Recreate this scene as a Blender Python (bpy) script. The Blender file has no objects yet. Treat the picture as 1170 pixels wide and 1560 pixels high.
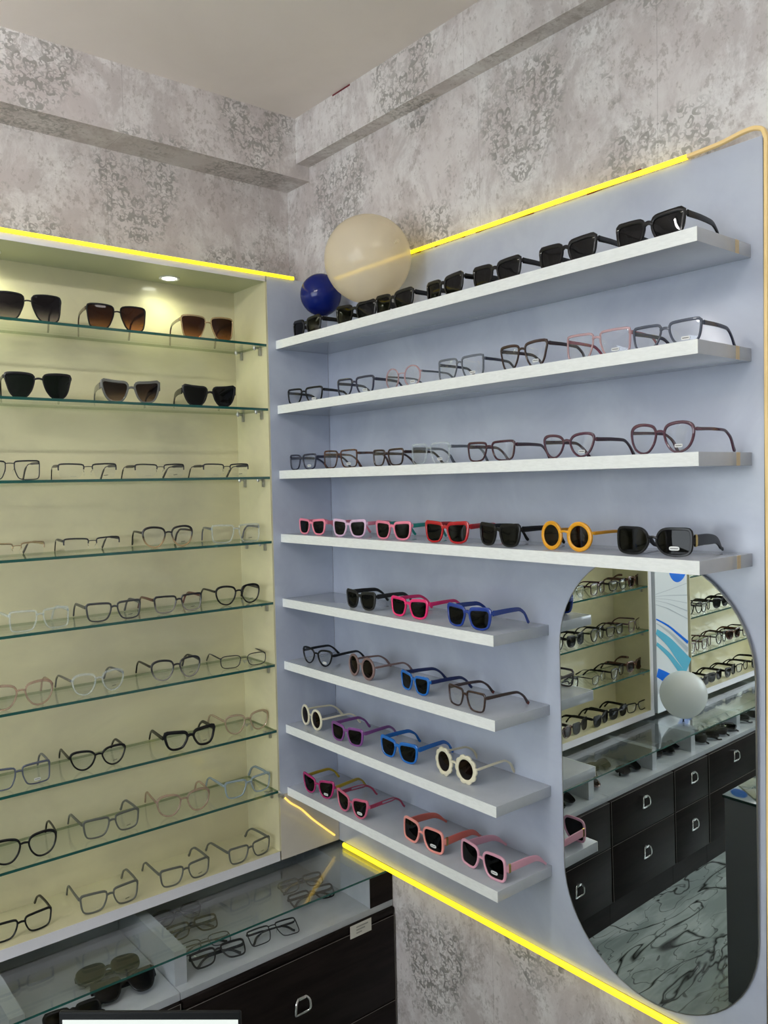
import bpy, bmesh, math, random
from mathutils import Vector, Matrix
random.seed(7)
sc = bpy.context.scene
COL = sc.collection
PI = math.pi
R = math.radians

# ------------------------------------------------------------------ helpers
def tag(o, label=None, cat=None, group=None, kind=None):
    if label: o['label'] = label
    if cat: o['category'] = cat
    if group: o['group'] = group
    if kind: o['kind'] = kind
    return o

def link(o, parent=None):
    COL.objects.link(o)
    if parent is not None: o.parent = parent
    return o

def obj(name, bm, mat, parent=None, smooth=True, angle=40):
    me = bpy.data.meshes.new(name)
    bmesh.ops.recalc_face_normals(bm, faces=bm.faces[:])
    bm.to_mesh(me); bm.free()
    if isinstance(mat, (list, tuple)):
        for m in mat: me.materials.append(m)
    else: me.materials.append(mat)
    if smooth:
        for p in me.polygons: p.use_smooth = True
        try: me.set_sharp_from_angle(angle=R(angle))
        except Exception: pass
    return link(bpy.data.objects.new(name, me), parent)

def thing(name, label, cat, loc=(0, 0, 0), rz=0.0, group=None):
    o = bpy.data.objects.new(name, None)
    o.empty_display_size = 0.02
    o.location = loc; o.rotation_euler = (0, 0, rz)
    link(o)
    return tag(o, label, cat, group)

def box(bm, x0, x1, y0, y1, z0, z1, bev=0.0, mi=0):
    r = bmesh.ops.create_cube(bm, size=1.0)
    vs = r['verts']
    for v in vs:
        v.co = Vector(((x0+x1)/2 + v.co.x*(x1-x0), (y0+y1)/2 + v.co.y*(y1-y0), (z0+z1)/2 + v.co.z*(z1-z0)))
    fs = set(f for v in vs for f in v.link_faces)
    for f in fs: f.material_index = mi
    if bev > 0:
        es = set(e for v in vs for e in v.link_edges)
        bmesh.ops.bevel(bm, geom=list(es), offset=bev, segments=2, profile=.5, affect='EDGES')
    return bm

def boxobj(name, dims, mat, parent=None, bev=0.0, kind=None):
    bm = bmesh.new(); box(bm, *dims, bev=bev)
    o = obj(name, bm, mat, parent, smooth=bev > 0)
    if kind: o['kind'] = kind
    return o

def catmull(pts, n=6, closed=False):
    P = [Vector(p) for p in pts]; out = []
    N = len(P)
    rng = range(N) if closed else range(N-1)
    for i in rng:
        if closed: p0, p1, p2, p3 = P[i-1], P[i], P[(i+1) % N], P[(i+2) % N]
        else: p0, p1, p2, p3 = P[max(i-1, 0)], P[i], P[i+1], P[min(i+2, N-1)]
        for k in range(n):
            t = k/n
            out.append(.5*((2*p1) + (p2-p0)*t + (2*p0-5*p1+4*p2-p3)*t*t + (3*p1-p0-3*p2+p3)*t*t*t))
    if not closed: out.append(P[-1].copy())
    return out

def spow(v, p): return math.copysign(abs(v)**p, v)

def sweep(bm, pts, ws, hs, up=Vector((0, 0, 1)), seg=10, pw=.55, closed=False):
    """sweep a rounded-rectangle section (width ws sideways, height hs along up)"""
    pts = [Vector(p) for p in pts]; n = len(pts)
    if not isinstance(ws, (list, tuple)): ws = [ws]*n
    if not isinstance(hs, (list, tuple)): hs = [hs]*n
    rings = []
    for i, p in enumerate(pts):
        if closed: t = (pts[(i+1) % n] - pts[i-1])
        else: t = (pts[min(i+1, n-1)] - pts[max(i-1, 0)])
        t.normalize()
        s = t.cross(up)
        if s.length < 1e-4: s = t.cross(Vector((0, 1, 0)))
        s.normalize(); u = s.cross(t).normalized()
        ring = []
        for j in range(seg):
            a = 2*PI*(j+.5)/seg
            ring.append(bm.verts.new(p + s*spow(math.cos(a), pw)*ws[i]/2 + u*spow(math.sin(a), pw)*hs[i]/2))
        rings.append(ring)
    m = n if closed else n-1
    for i in range(m):
        a, b = rings[i], rings[(i+1) % n]
        for j in range(seg):
            bm.faces.new((a[j], a[(j+1) % seg], b[(j+1) % seg], b[j]))
    if not closed:
        bm.faces.new(rings[0]); bm.faces.new(rings[-1])
    return bm

def interp(tab, s):
    for (a, va), (b, vb) in zip(tab, tab[1:]):
        if s <= b: return va + (vb-va)*((s-a)/(b-a) if b > a else 0)
    return tab[-1][1]

def lathe(bm, prof, seg=24, center=(0, 0, 0), axis='z', cap=True):
    rings = []
    for r, h in prof:
        ring = []
        for j in range(seg):
            a = 2*PI*j/seg
            c = Vector((r*math.cos(a), r*math.sin(a), h))
            if axis == 'y': c = Vector((c.x, c.z, c.y))
            if axis == 'x': c = Vector((c.z, c.x, c.y))
            ring.append(bm.verts.new(Vector(center)+c))
        rings.append(ring)
    for a, b in zip(rings, rings[1:]):
        for j in range(seg): bm.faces.new((a[j], a[(j+1) % seg], b[(j+1) % seg], b[j]))
    if cap:
        bm.faces.new(rings[0]); bm.faces.new(rings[-1])
    return bm

# ------------------------------------------------------------------ materials
MATS = {}
def nmat(name):
    m = bpy.data.materials.new(name); m.use_nodes = True
    nt = m.node_tree; b = nt.nodes['Principled BSDF']
    MATS[name] = m
    return m, nt, b
def pm(name, col, rough=.5, metal=0., coat=0., emis=None, es=0., spec=.5, alpha=1):
    m, nt, b = nmat(name)
    b.inputs['Base Color'].default_value = (*col, 1)
    b.inputs['Roughness'].default_value = rough
    b.inputs['Metallic'].default_value = metal
    b.inputs['Coat Weight'].default_value = coat
    b.inputs['Coat Roughness'].default_value = .05
    b.inputs['Specular IOR Level'].default_value = spec
    if emis:
        b.inputs['Emission Color'].default_value = (*emis, 1); b.inputs['Emission Strength'].default_value = es
    return m
class NT:
    def __init__(s, nt): s.nt = nt
    def n(s, t, **kw):
        x = s.nt.nodes.new(t)
        for k, v in kw.items(): setattr(x, k, v)
        return x
    def l(s, a, b): s.nt.links.new(a, b)
    def m(s, op, a, b=None, c=None, clamp=False):
        x = s.nt.nodes.new('ShaderNodeMath'); x.operation = op; x.use_clamp = clamp
        for i, v in enumerate((a, b, c)):
            if v is None: continue
            if isinstance(v, (int, float)): x.inputs[i].default_value = v
            else: s.nt.links.new(v, x.inputs[i])
        return x.outputs[0]
    def mix(s, f, a, b, mode='MIX'):
        x = s.nt.nodes.new('ShaderNodeMix'); x.data_type = 'RGBA'; x.blend_type = mode
        for sock, v in ((x.inputs[0], f), (x.inputs[6], a), (x.inputs[7], b)):
            if isinstance(v, (int, float)): sock.default_value = v
            elif isinstance(v, tuple): sock.default_value = (*v, 1)
            else: s.nt.links.new(v, sock)
        return x.outputs[2]
    def noise(s, vec, scale, detail=4, rough=.6, dist=0.):
        x = s.nt.nodes.new('ShaderNodeTexNoise'); x.inputs['Scale'].default_value = scale
        x.inputs['Detail'].default_value = detail; x.inputs['Roughness'].default_value = rough
        x.inputs['Distortion'].default_value = dist
        if vec is not None: s.nt.links.new(vec, x.inputs['Vector'])
        return x.outputs['Fac']
    def ramp(s, f, lo, hi, a=0., b=1.):
        x = s.nt.nodes.new('ShaderNodeMapRange'); x.interpolation_type = 'SMOOTHSTEP'
        x.inputs[1].default_value = lo; x.inputs[2].default_value = hi
        x.inputs[3].default_value = a; x.inputs[4].default_value = b
        s.nt.links.new(f, x.inputs[0]); return x.outputs[0]

def wallpaper(name, axis, u0, v0, du):
    m, nt, b = nmat(name); N = NT(nt)
    tc = N.n('ShaderNodeTexCoord'); sep = N.n('ShaderNodeSeparateXYZ'); N.l(tc.outputs['Object'], sep.inputs[0])
    u = sep.outputs[axis]
    ge = N.n('ShaderNodeNewGeometry'); sg = N.n('ShaderNodeSeparateXYZ'); N.l(ge.outputs['True Normal'], sg.inputs[0])
    under = N.m('GREATER_THAN', N.m('ABSOLUTE', sg.outputs[2]), .5)     # the paper runs on under the beam
    v = N.m('ADD', sep.outputs[2], N.m('MULTIPLY', under, sep.outputs[1-axis]))
    rep = .52
    cu = N.m('DIVIDE', N.m('SUBTRACT', u, u0), du)
    col = N.m('ROUND', cu)
    lx = N.m('MULTIPLY', N.m('SUBTRACT', cu, col), du)
    half = N.m('MULTIPLY', N.m('ABSOLUTE', N.m('MODULO', col, 2.)), .5)
    cv = N.m('SUBTRACT', N.m('DIVIDE', N.m('SUBTRACT', v, v0), rep), half)
    lz = N.m('MULTIPLY', N.m('SUBTRACT', cv, N.m('ROUND', cv)), rep)
    ax = N.m('ABSOLUTE', lx)
    # ogee / heart outline
    zz = N.m('SUBTRACT', lz, N.m('MULTIPLY', ax, .55))
    r1 = N.m('SQRT', N.m('ADD', N.m('POWER', N.m('DIVIDE', ax, .148), 2.), N.m('POWER', N.m('DIVIDE', N.m('ADD', zz, .035), .158), 2.)))
    inner = N.m('SQRT', N.m('ADD', N.m('POWER', N.m('DIVIDE', ax, .05), 2.), N.m('POWER', N.m('DIVIDE', N.m('SUBTRACT', lz, .01), .035), 2.)))
    mask = N.m('MULTIPLY', N.ramp(r1, .8, 1.08, 1., 0.), N.ramp(inner, .6, .9, .35, 1.))
    # curled leaves
    cmb = N.n('ShaderNodeCombineXYZ'); N.l(ax, cmb.inputs[0]); N.l(lz, cmb.inputs[1]); N.l(N.m('MULTIPLY', N.m('MODULO', col, 3.), .37), cmb.inputs[2])
    def curls(vec, sc_, tw):
        vs = N.n('ShaderNodeVectorMath', operation='SCALE'); N.l(vec, vs.inputs[0]); vs.inputs['Scale'].default_value = sc_
        nz = N.n('ShaderNodeTexNoise'); nz.inputs['Scale'].default_value = 1.3; nz.inputs['Detail'].default_value = 1; N.l(vs.outputs[0], nz.inputs['Vector'])
        ad = N.n('ShaderNodeVectorMath', operation='MULTIPLY_ADD'); N.l(nz.outputs['Color'], ad.inputs[0]); ad.inputs[1].default_value = (.8, .8, 0); N.l(vs.outputs[0], ad.inputs[2])
        vo = N.n('ShaderNodeTexVoronoi', voronoi_dimensions='2D'); vo.inputs['Scale'].default_value = 1.; vo.inputs['Randomness'].default_value = .8
        N.l(ad.outputs[0], vo.inputs['Vector'])
        sb = N.n('ShaderNodeVectorMath', operation='SUBTRACT'); N.l(ad.outputs[0], sb.inputs[0]); N.l(vo.outputs['Position'], sb.inputs[1])
        sp = N.n('ShaderNodeSeparateXYZ'); N.l(sb.outputs[0], sp.inputs[0])
        ang = N.m('ARCTAN2', sp.outputs[1], sp.outputs[0])
        sc3 = N.n('ShaderNodeSeparateColor'); N.l(vo.outputs['Color'], sc3.inputs[0])
        rnd = N.m('MULTIPLY', sc3.outputs[0], 6.28)
        s1 = N.m('SINE', N.m('ADD', N.m('ADD', ang, N.m('MULTIPLY', vo.outputs['Distance'], tw)), rnd))
        return N.m('MULTIPLY', N.ramp(s1, .1, .45), N.ramp(vo.outputs['Distance'], .42, .58, 1., 0.))
    c1 = curls(cmb.outputs[0], 31., 9.)
    c2 = curls(cmb.outputs[0], 58., 8.)
    leaf = N.m('MAXIMUM', c1, N.m('MULTIPLY', c2, .7))
    # worn patches of the same print between medallions
    big = N.noise(tc.outputs['Object'], 7., 3, .6)
    worn = N.ramp(N.noise(tc.outputs['Object'], 26., 3, .7), .50, .62)
    patch = N.m('MULTIPLY', N.m('MULTIPLY', N.ramp(big, .50, .62), worn), .5)
    fac = N.m('MULTIPLY', leaf, N.m('MAXIMUM', N.m('MULTIPLY', mask, N.ramp(N.noise(tc.outputs['Object'], 9., 3), .3, .5, .4, .78)), patch))
    # plaster ground
    mp = N.n('ShaderNodeMapping'); mp.inputs['Scale'].default_value = (1., 1., .75); N.l(tc.outputs['Object'], mp.inputs[0])
    g1 = N.ramp(N.noise(mp.outputs[0], 7., 9, .78, .3), .40, .60)
    g2 = N.ramp(N.noise(mp.outputs[0], 3.3, 6, .7), .42, .60)
    g3 = N.ramp(N.m('MULTIPLY', N.noise(mp.outputs[0], 70., 3, .7), N.m('ADD', .55, N.noise(mp.outputs[0], 9., 4, .7))), .56, .72)
    c = N.mix(g1, (.54, .495, .485), (.77, .745, .735))
    c = N.mix(N.m('MULTIPLY', g2, .5), c, (.61, .545, .535))
    c = N.mix(N.m('MULTIPLY', g3, .5), c, (.33, .29, .265))
    # paper joints
    jt = N.m('ABSOLUTE', N.m('SUBTRACT', N.m('FRACT', N.m('DIVIDE', N.m('SUBTRACT', u, u0+.17), .53)), .5))
    c = N.mix(N.ramp(jt, 0., .003, .35, 0.), c, (.2, .17, .16))
    c = N.mix(fac, c, (.30, .29, .27))
    N.l(c, b.inputs['Base Color'])
    N.l(N.m('MULTIPLY', fac, .35), b.inputs['Metallic'])
    N.l(N.ramp(fac, 0., 1., .55, .36), b.inputs['Roughness'])
    bp = N.n('ShaderNodeBump'); bp.inputs['Strength'].default_value = .35; bp.inputs['Distance'].default_value = .002
    N.l(N.m('ADD', fac, N.m('MULTIPLY', g1, .4)), bp.inputs['Height']); N.l(bp.outputs[0], b.inputs['Normal'])
    return m
M_wpR = wallpaper('wallpaper_right', 1, -.05, 2.73, .385)
M_wpL = wallpaper('wallpaper_left', 0, -.53, 2.735, .35)

def cloudy(name, ca, cb, scale, rough, coat=0., bump=0., spec=.5, stretch=(1, 1, 1), bscale=3., crough=.04):
    m, nt, b = nmat(name); N = NT(nt)
    tc = N.n('ShaderNodeTexCoord'); mp = N.n('ShaderNodeMapping'); mp.inputs['Scale'].default_value = stretch
    N.l(tc.outputs['Object'], mp.inputs[0])
    f = N.ramp(N.noise(mp.outputs[0], scale, 5, .6, .4), .32, .68)
    N.l(N.mix(f, ca, cb), b.inputs['Base Color'])
    b.inputs['Roughness'].default_value = rough; b.inputs['Coat Weight'].default_value = coat
    b.inputs['Coat Roughness'].default_value = crough; b.inputs['Specular IOR Level'].default_value = spec
    if bump:
        bp = N.n('ShaderNodeBump'); bp.inputs['Strength'].default_value = bump; bp.inputs['Distance'].default_value = .01
        N.l(N.noise(mp.outputs[0], bscale, 1), bp.inputs['Height']); N.l(bp.outputs[0], b.inputs['Coat Normal'])
        N.l(bp.outputs[0], b.inputs['Normal'])
    return m
M_ceiling = cloudy('ceiling_paint', (.83, .755, .705), (.89, .815, .765), 1.6, .6)
M_panel = cloudy('blue_grey_laminate', (.43, .47, .58), (.53, .575, .67), 3.6, .36, coat=.4, bump=.12, crough=.14)
M_panel_under = M_panel
M_shelf = cloudy('pale_grey_laminate', (.43, .455, .50), (.49, .515, .56), 6., .25, coat=.6)
M_edge_lit = cloudy('lit_edge_tone', (.80, .82, .80), (.86, .88, .86), 9., .4, stretch=(1, 6, 30))  # paler than the shelf board: side light painted into the front face
M_tan = pm('tan_tape', (.62, .50, .32), .5)
M_cream = cloudy('cream_marble_laminate', (.70, .655, .41), (.57, .53, .345), 2.2, .28, coat=.7, bump=.25, stretch=(1, 1, 1.6), bscale=9.)
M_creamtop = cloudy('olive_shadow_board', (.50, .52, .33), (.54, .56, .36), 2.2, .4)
M_fascia = pm('white_fascia', (.70, .70, .74), .35, coat=.3)
M_wood = cloudy('dark_wenge', (.006, .004, .0035), (.013, .009, .008), 5., .45, coat=.0, spec=.12, stretch=(1, 1, 8))
M_line = pm('pale_groove', (.22, .2, .18), .5)
M_tray = cloudy('tray_white_board', (.38, .41, .44), (.46, .49, .52), 5., .3, coat=.3)
M_warm_lit = cloudy('warm_lit_filler', (.52, .48, .43), (.58, .54, .48), 3., .3, coat=.5)  # warm light on the lower filler panel, put into its colour
M_chrome = pm('chrome', (.75, .75, .74), .12, 1.)
M_steel = pm('satin_steel', (.45, .45, .43), .3, 1.)
M_gold = pm('gold_metal', (.75, .55, .2), .25, 1.)
M_desk = pm('grey_desk_board', (.13, .14, .155), .45)
M_deskglass = pm('dark_green_glass', (.02, .05, .045), .05, coat=1.)
M_led = pm('led_yellow', (.9, .75, .1), .4, emis=(1., .74, .0), es=1.35)
M_led_dim = pm('led_sleeve_dim', (.80, .60, .28), .4, emis=(1., .62, .18), es=.12)  # weak glow added to the tan sleeve
M_led_soft = pm('led_warm', (.9, .75, .3), .4, emis=(1., .66, .12), es=.95)
M_red = pm('maroon_tape', (.16, .006, .02), .4)
M_black = pm('black_plastic', (.006, .006, .007), .18, coat=.3)
M_blackmatte = pm('black_matte', (.008, .009, .010), .5, spec=.2)
M_screen = pm('lit_screen', (.05, .05, .05), .3, emis=(.93, 1., .95), es=.84)
M_lamp = pm('lamp_glow', (1, 1, 1), .4, emis=(1., 1., .85), es=9.)
M_panel_light = pm('ceiling_light_glow', (1, 1, 1), .4, emis=(.92, .97, 1.), es=5.)
M_white = pm('white_plastic', (.75, .76, .74), .4)
M_label = pm('label_paper', (.62, .61, .56), .6)
M_ink = pm('dark_ink', (.03, .03, .03), .6)
M_greyink = pm('grey_ink', (.3, .3, .28), .6)
M_outer = pm('outer_paint', (.5, .5, .48), .7)

def mirror_mat():
    m = pm('silver_mirror', (.74, .78, .76), .0, 1.); return m
M_mirror = mirror_mat()

def thin_glass(name, tint, refl=1.0, ior=1.5, gcol=(1, 1, 1), rough=.0):
    m, nt, b = nmat(name); N = NT(nt); nt.nodes.remove(b)
    out = nt.nodes['Material Output']
    tr = N.n('ShaderNodeBsdfTransparent'); tr.inputs[0].default_value = (*tint, 1)
    gl = N.n('ShaderNodeBsdfGlossy'); gl.inputs['Roughness'].default_value = rough; gl.inputs[0].default_value = (*gcol, 1)
    fr = N.n('ShaderNodeFresnel'); ge = N.n('ShaderNodeNewGeometry')
    N.l(N.m('SUBTRACT', ior, N.m('MULTIPLY', ge.outputs['Backfacing'], ior-1/ior)), fr.inputs[0])   # same reflectance from either side
    mx = N.n('ShaderNodeMixShader'); N.l(N.m('MULTIPLY', fr.outputs[0], refl, clamp=True), mx.inputs[0])
    N.l(tr.outputs[0], mx.inputs[1]); N.l(gl.outputs[0], mx.inputs[2]); N.l(mx.outputs[0], out.inputs[0])
    return m
M_glass = thin_glass('shelf_glass', (.965, .985, .97), .8)
M_topglass = thin_glass('counter_glass', (.91, .93, .93), 1.1)
M_glassedge = pm('green_glass_edge', (.004, .075, .06), .12, coat=.5)
M_backedge = thin_glass('pale_glass_edge', (.45, .55, .42), .6)
M_lens_clear = thin_glass('clear_lens', (.975, .98, .985), .7)
M_lens_black = thin_glass('black_lens', (.07, .075, .08), .45)
M_lens_green = thin_glass('green_black_lens', (.035, .075, .055), .5)
M_lens_brown = thin_glass('brown_lens', (.14, .06, .04), .5)
def grad_lens(name, ctop, cbot, z0=.0, z1=.045):
    m, nt, b = nmat(name); N = NT(nt); nt.nodes.remove(b)
    out = nt.nodes['Material Output']
    tc = N.n('ShaderNodeTexCoord'); sp = N.n('ShaderNodeSeparateXYZ'); N.l(tc.outputs['Object'], sp.inputs[0])
    c = N.mix(N.ramp(sp.outputs[2], z0, z1), cbot, ctop)
    tr = N.n('ShaderNodeBsdfTransparent'); N.l(c, tr.inputs[0])
    gl = N.n('ShaderNodeBsdfGlossy'); gl.inputs['Roughness'].default_value = .0
    fr = N.n('ShaderNodeFresnel'); ge = N.n('ShaderNodeNewGeometry')
    N.l(N.m('SUBTRACT', 1.5, N.m('MULTIPLY', ge.outputs['Backfacing'], 1.5-1/1.5)), fr.inputs[0])
    mx = N.n('ShaderNodeMixShader'); N.l(N.m('MULTIPLY', fr.outputs[0], .6), mx.inputs[0])
    N.l(tr.outputs[0], mx.inputs[1]); N.l(gl.outputs[0], mx.inputs[2]); N.l(mx.outputs[0], out.inputs[0])
    return m
M_lens_gradbrown = grad_lens('brown_fade_lens', (.20, .115, .085), (.64, .43, .28))
M_lens_gradgrey = grad_lens('grey_fade_lens', (.10, .09, .12), (.55, .52, .55))
M_lens_gradtaupe = grad_lens('taupe_fade_lens', (.15, .12, .11), (.50, .42, .38))

def clearplastic(name, col, t=.55, rough=.08):
    """tinted see-through frame plastic: part dielectric body, part transparent"""
    m, nt, b = nmat(name); N = NT(nt)
    b.inputs['Base Color'].default_value = (*col, 1); b.inputs['Roughness'].default_value = rough
    b.inputs['Coat Weight'].default_value = .6
    out = nt.nodes['Material Output']
    tr = N.n('ShaderNodeBsdfTransparent'); tr.inputs[0].default_value = (*[min(1, .35+.65*c) for c in col], 1)
    mx = N.n('ShaderNodeMixShader'); mx.inputs[0].default_value = 1-t
    N.l(tr.outputs[0], mx.inputs[1]); N.l(b.outputs[0], mx.inputs[2]); N.l(mx.outputs[0], out.inputs[0])
    return m
F = {
 'black': pm('black_frame', (.005, .005, .006), .24, spec=.35), 'mblack': pm('matte_black_frame', (.008, .008, .009), .4),
 'dkgrey': pm('dark_grey_frame', (.035, .037, .04), .3, coat=.3),
 'grey': pm('grey_green_frame', (.09, .095, .08), .35, coat=.2),
 'navy': pm('navy_frame', (.02, .022, .05), .25, coat=.3),
 'slate': clearplastic('slate_clear_frame', (.10, .115, .16), .25),
 'greyclear': clearplastic('grey_clear_frame', (.20, .22, .26), .4),
 'clear': clearplastic('crystal_frame', (.82, .86, .86), .78),
 'clearpink': clearplastic('pink_crystal_frame', (.80, .56, .56), .62),
 'roseclear': clearplastic('rose_temple', (.50, .12, .17), .25),
 'peach': clearplastic('peach_crystal_frame', (.62, .47, .38), .72),
 'beige': clearplastic('beige_crystal_frame', (.50, .38, .25), .3),
 'iceblue': clearplastic('ice_blue_crystal_frame', (.42, .52, .58), .45),
 'smoke': clearplastic('smoke_crystal_frame', (.15, .15, .14), .25),
 'brown': pm('dark_brown_frame', (.035, .014, .012), .2, coat=.4),
 'wine': pm('wine_frame', (.05, .012, .022), .2, coat=.4),
 'plum': clearplastic('plum_frame', (.10, .035, .06), .12),
 'pink': pm('pink_plastic', (.80, .22, .32), .3, coat=.3),
 'lilacpink': pm('pale_lilac_plastic', (.72, .48, .66), .3, coat=.3),
 'hotpink': pm('hot_pink_plastic', (.78, .02, .16), .25, coat=.4),
 'red': pm('red_plastic', (.42, .006, .012), .2, coat=.5),
 'teal': pm('teal_plastic', (.01, .28, .24), .3),
 'blue': pm('bright_blue_plastic', (.005, .13, .48), .25, coat=.4),
 'dkblue': pm('royal_blue_plastic', (.008, .04, .28), .22, coat=.4),
 'navyt': pm('navy_temple_plastic', (.01, .02, .10), .3),
 'purple': pm('purple_plastic', (.20, .055, .24), .3, coat=.3),
 'cream': pm('cream_plastic', (.75, .70, .52), .35, coat=.2),
 'mustard': pm('mustard_plastic', (.74, .33, .008), .35, coat=.3),
 'yellowt': pm('yellow_temple_plastic', (.42, .30, .015), .35),
 'taupe': pm('taupe_plastic', (.20, .125, .115), .35, coat=.2),
 'magenta': pm('magenta_plastic', (.36, .02, .13), .25, coat=.4),
 'rose': pm('rose_pink_plastic', (.56, .11, .20), .28, coat=.4),
 'rosetemple': pm('raspberry_temple', (.35, .03, .08), .28, coat=.4),
 'salmon': pm('salmon_plastic', (.85, .32, .28), .3, coat=.4),
 'coral': pm('coral_temple', (.70, .17, .13), .35),
 'babypink': pm('baby_pink_plastic', (.72, .36, .46), .3, coat=.4),
 'gun': pm('gunmetal', (.05, .05, .055), .3, .9),
 'silver': pm('silver_metal', (.5, .5, .48), .25, 1.),
 'goldw': pm('pale_gold_metal', (.55, .42, .25), .25, 1.),
 'tort': cloudy('tortoise_plastic', (.02, .010, .008), (.12, .04, .02), 60., .2, coat=.4),
 'redbrown': pm('red_brown_plastic', (.12, .02, .015), .25, coat=.3),
 'olive': pm('olive_plastic', (.018, .026, .018), .2, coat=.4),
 'white': M_white,
}
def halftone(name, ctop, cbot):
    m, nt, b = nmat(name); N = NT(nt)
    tc = N.n('ShaderNodeTexCoord'); sp = N.n('ShaderNodeSeparateXYZ'); N.l(tc.outputs['Object'], sp.inputs[0])
    N.l(N.mix(N.ramp(sp.outputs[2], .010, .036), cbot, ctop), b.inputs['Base Color'])
    b.inputs['Roughness'].default_value = .2; b.inputs['Coat Weight'].default_value = .4
    return m
F['fade'] = halftone('black_to_amber_frame', (.012, .010, .010), (.42, .28, .14))
F['fadegrey'] = halftone('black_to_grey_frame', (.012, .012, .014), (.22, .2, .18))

# ------------------------------------------------------------------ glasses
SH = {  # a, b half lens size mm; n superellipse (or a control outline in OUT); tp widening to top; lift outer top; g bridge; t rim; d depth
 'wayfarer': dict(a=25.5, b=20.5, g=11, t=3.6, d=4.8, top=.9, out=.9, bz=.52, bt=9.5, th=12, te=.72),
 'wayslim': dict(a=26, b=19, g=12, t=2.6, d=4.0, top=.6, out=.5, bz=.55, bt=6.5, th=8, te=.72),
 'rect': dict(a=26, b=17.5, g=13, t=2.5, d=3.8, top=.6, out=.4, bz=.55, bt=6, th=8, te=.7),
 'square': dict(a=26, b=20.5, g=12, t=2.2, d=3.6, top=.6, out=.3, bz=.6, bt=5.5, th=7, te=.72),
 'thick': dict(a=25, b=18, g=11, t=4.4, d=5, top=.7, out=.8, bz=.45, bt=10, th=11, te=.6),
 'panto': dict(a=24, b=21, g=13, t=2.6, d=3.8, top=.6, out=.4, bz=.5, bt=6, th=6.5, te=.6),
 'roundclr': dict(a=22.5, b=21, n=2.1, tp=.02, lift=.0, nas=.0, g=19, t=1.8, d=3.2, top=.1, out=.1, bz=.4, bt=3, th=5, te=.4),
 'oval': dict(a=25, b=18.5, g=13, t=2.6, d=4.0, top=.6, out=.4, bz=.5, bt=6.5, th=8, te=.55),
 'round': dict(a=19, b=19, n=2.0, tp=0, lift=0, nas=0, g=12, t=5.8, d=5., top=0, out=0, bz=.35, bt=6, th=7, te=.35),
 'roundthin': dict(a=18.5, b=20.5, n=2.0, tp=0, lift=0, nas=0, g=11, t=4.4, d=4.5, top=0, out=0, bz=.3, bt=5, th=6, te=.3),
 'flower': dict(a=17.5, b=18.5, n=2.0, tp=0, lift=0, nas=0, g=9, t=7.5, d=4.5, top=0, out=0, bz=.3, bt=6, th=6, te=.3, petals=10),
 'kid': dict(a=22, b=17.5, g=10, t=3.2, d=4.4, top=.6, out=.7, bz=.5, bt=8.5, th=10, te=.7),
 'kidcat': dict(a=22, b=18, g=12, t=3.2, d=4.4, top=.5, out=.7, bz=.42, bt=6, th=10, te=.6),
 'big': dict(a=28, b=27, g=13, t=2.2, d=3.8, top=.5, out=.3, bz=.5, bt=4.5, th=9, te=.72),
 'bigcat': dict(a=27.5, b=22, g=12, t=3.6, d=5, top=.5, out=.8, bz=.4, bt=7.5, th=17, te=.62),
 'keyhole': dict(a=26, b=23.5, g=15, t=2.6, d=4, top=.9, out=.6, bz=.6, bt=6, th=8, te=.82),
 'oversq': dict(a=28, b=24, g=12, t=4.4, d=5.4, top=.1, out=.2, bz=.28, bt=6, th=19, te=.2),
 'overrect': dict(a=30, b=21.5, g=13, t=3.6, d=5.4, top=.1, out=.2, bz=.3, bt=6, th=20, te=.15),
 'halfrim': dict(a=27, b=16.5, g=17, t=2.0, d=2.6, top=.4, out=.2, bz=.66, bt=2.6, th=8, te=.8, half=True),
 'metal': dict(a=26, b=15.5, n=3.6, tp=.05, lift=.03, nas=.15, g=18, t=1.4, d=2.0, top=.1, out=.1, bz=.5, bt=1.8, th=5, te=.7),
 'metalbig': dict(a=27, b=20, g=17, t=1.5, d=2.2, top=.9, out=.1, bz=.8, bt=2.8, th=7, te=.85),
 'wrap': dict(a=30, b=19, n=2.8, tp=.03, lift=.0, nas=.12, g=11, t=3.0, d=8., top=.2, out=.2, bz=.2, bt=7, th=14, te=.2),
}
WAY = [(x, z*.95) for x, z in [(-24,10),(-20,16.5),(-6,18.5),(10,19.5),(22,19.5),(26.5,16),(27,7),(25,-7),(20.5,-16),(10,-20),(-4,-20),(-14,-17),(-20,-8),(-23.5,2)]]
SQ = [(-25,14),(-23,19),(-8,20.5),(10,21),(25,20.5),(28,17.5),(28,4),(27,-12),(23,-18.5),(10,-20),(-6,-20),(-16,-17),(-21,-8),(-24.5,3)]
RC = [(-26,10),(-23,14.5),(-6,16),(12,16.5),(26,15.5),(28.5,12),(28,0),(26,-10),(21,-15.5),(8,-17),(-8,-17),(-18,-13),(-23,-4)]
SL = [(-25,12),(-22,17),(-8,18.5),(10,19),(24,18.5),(27.5,15),(27,5),(25,-8),(21,-16),(11,-19),(-4,-19),(-14,-16),(-20,-8),(-24,3)]
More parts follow.
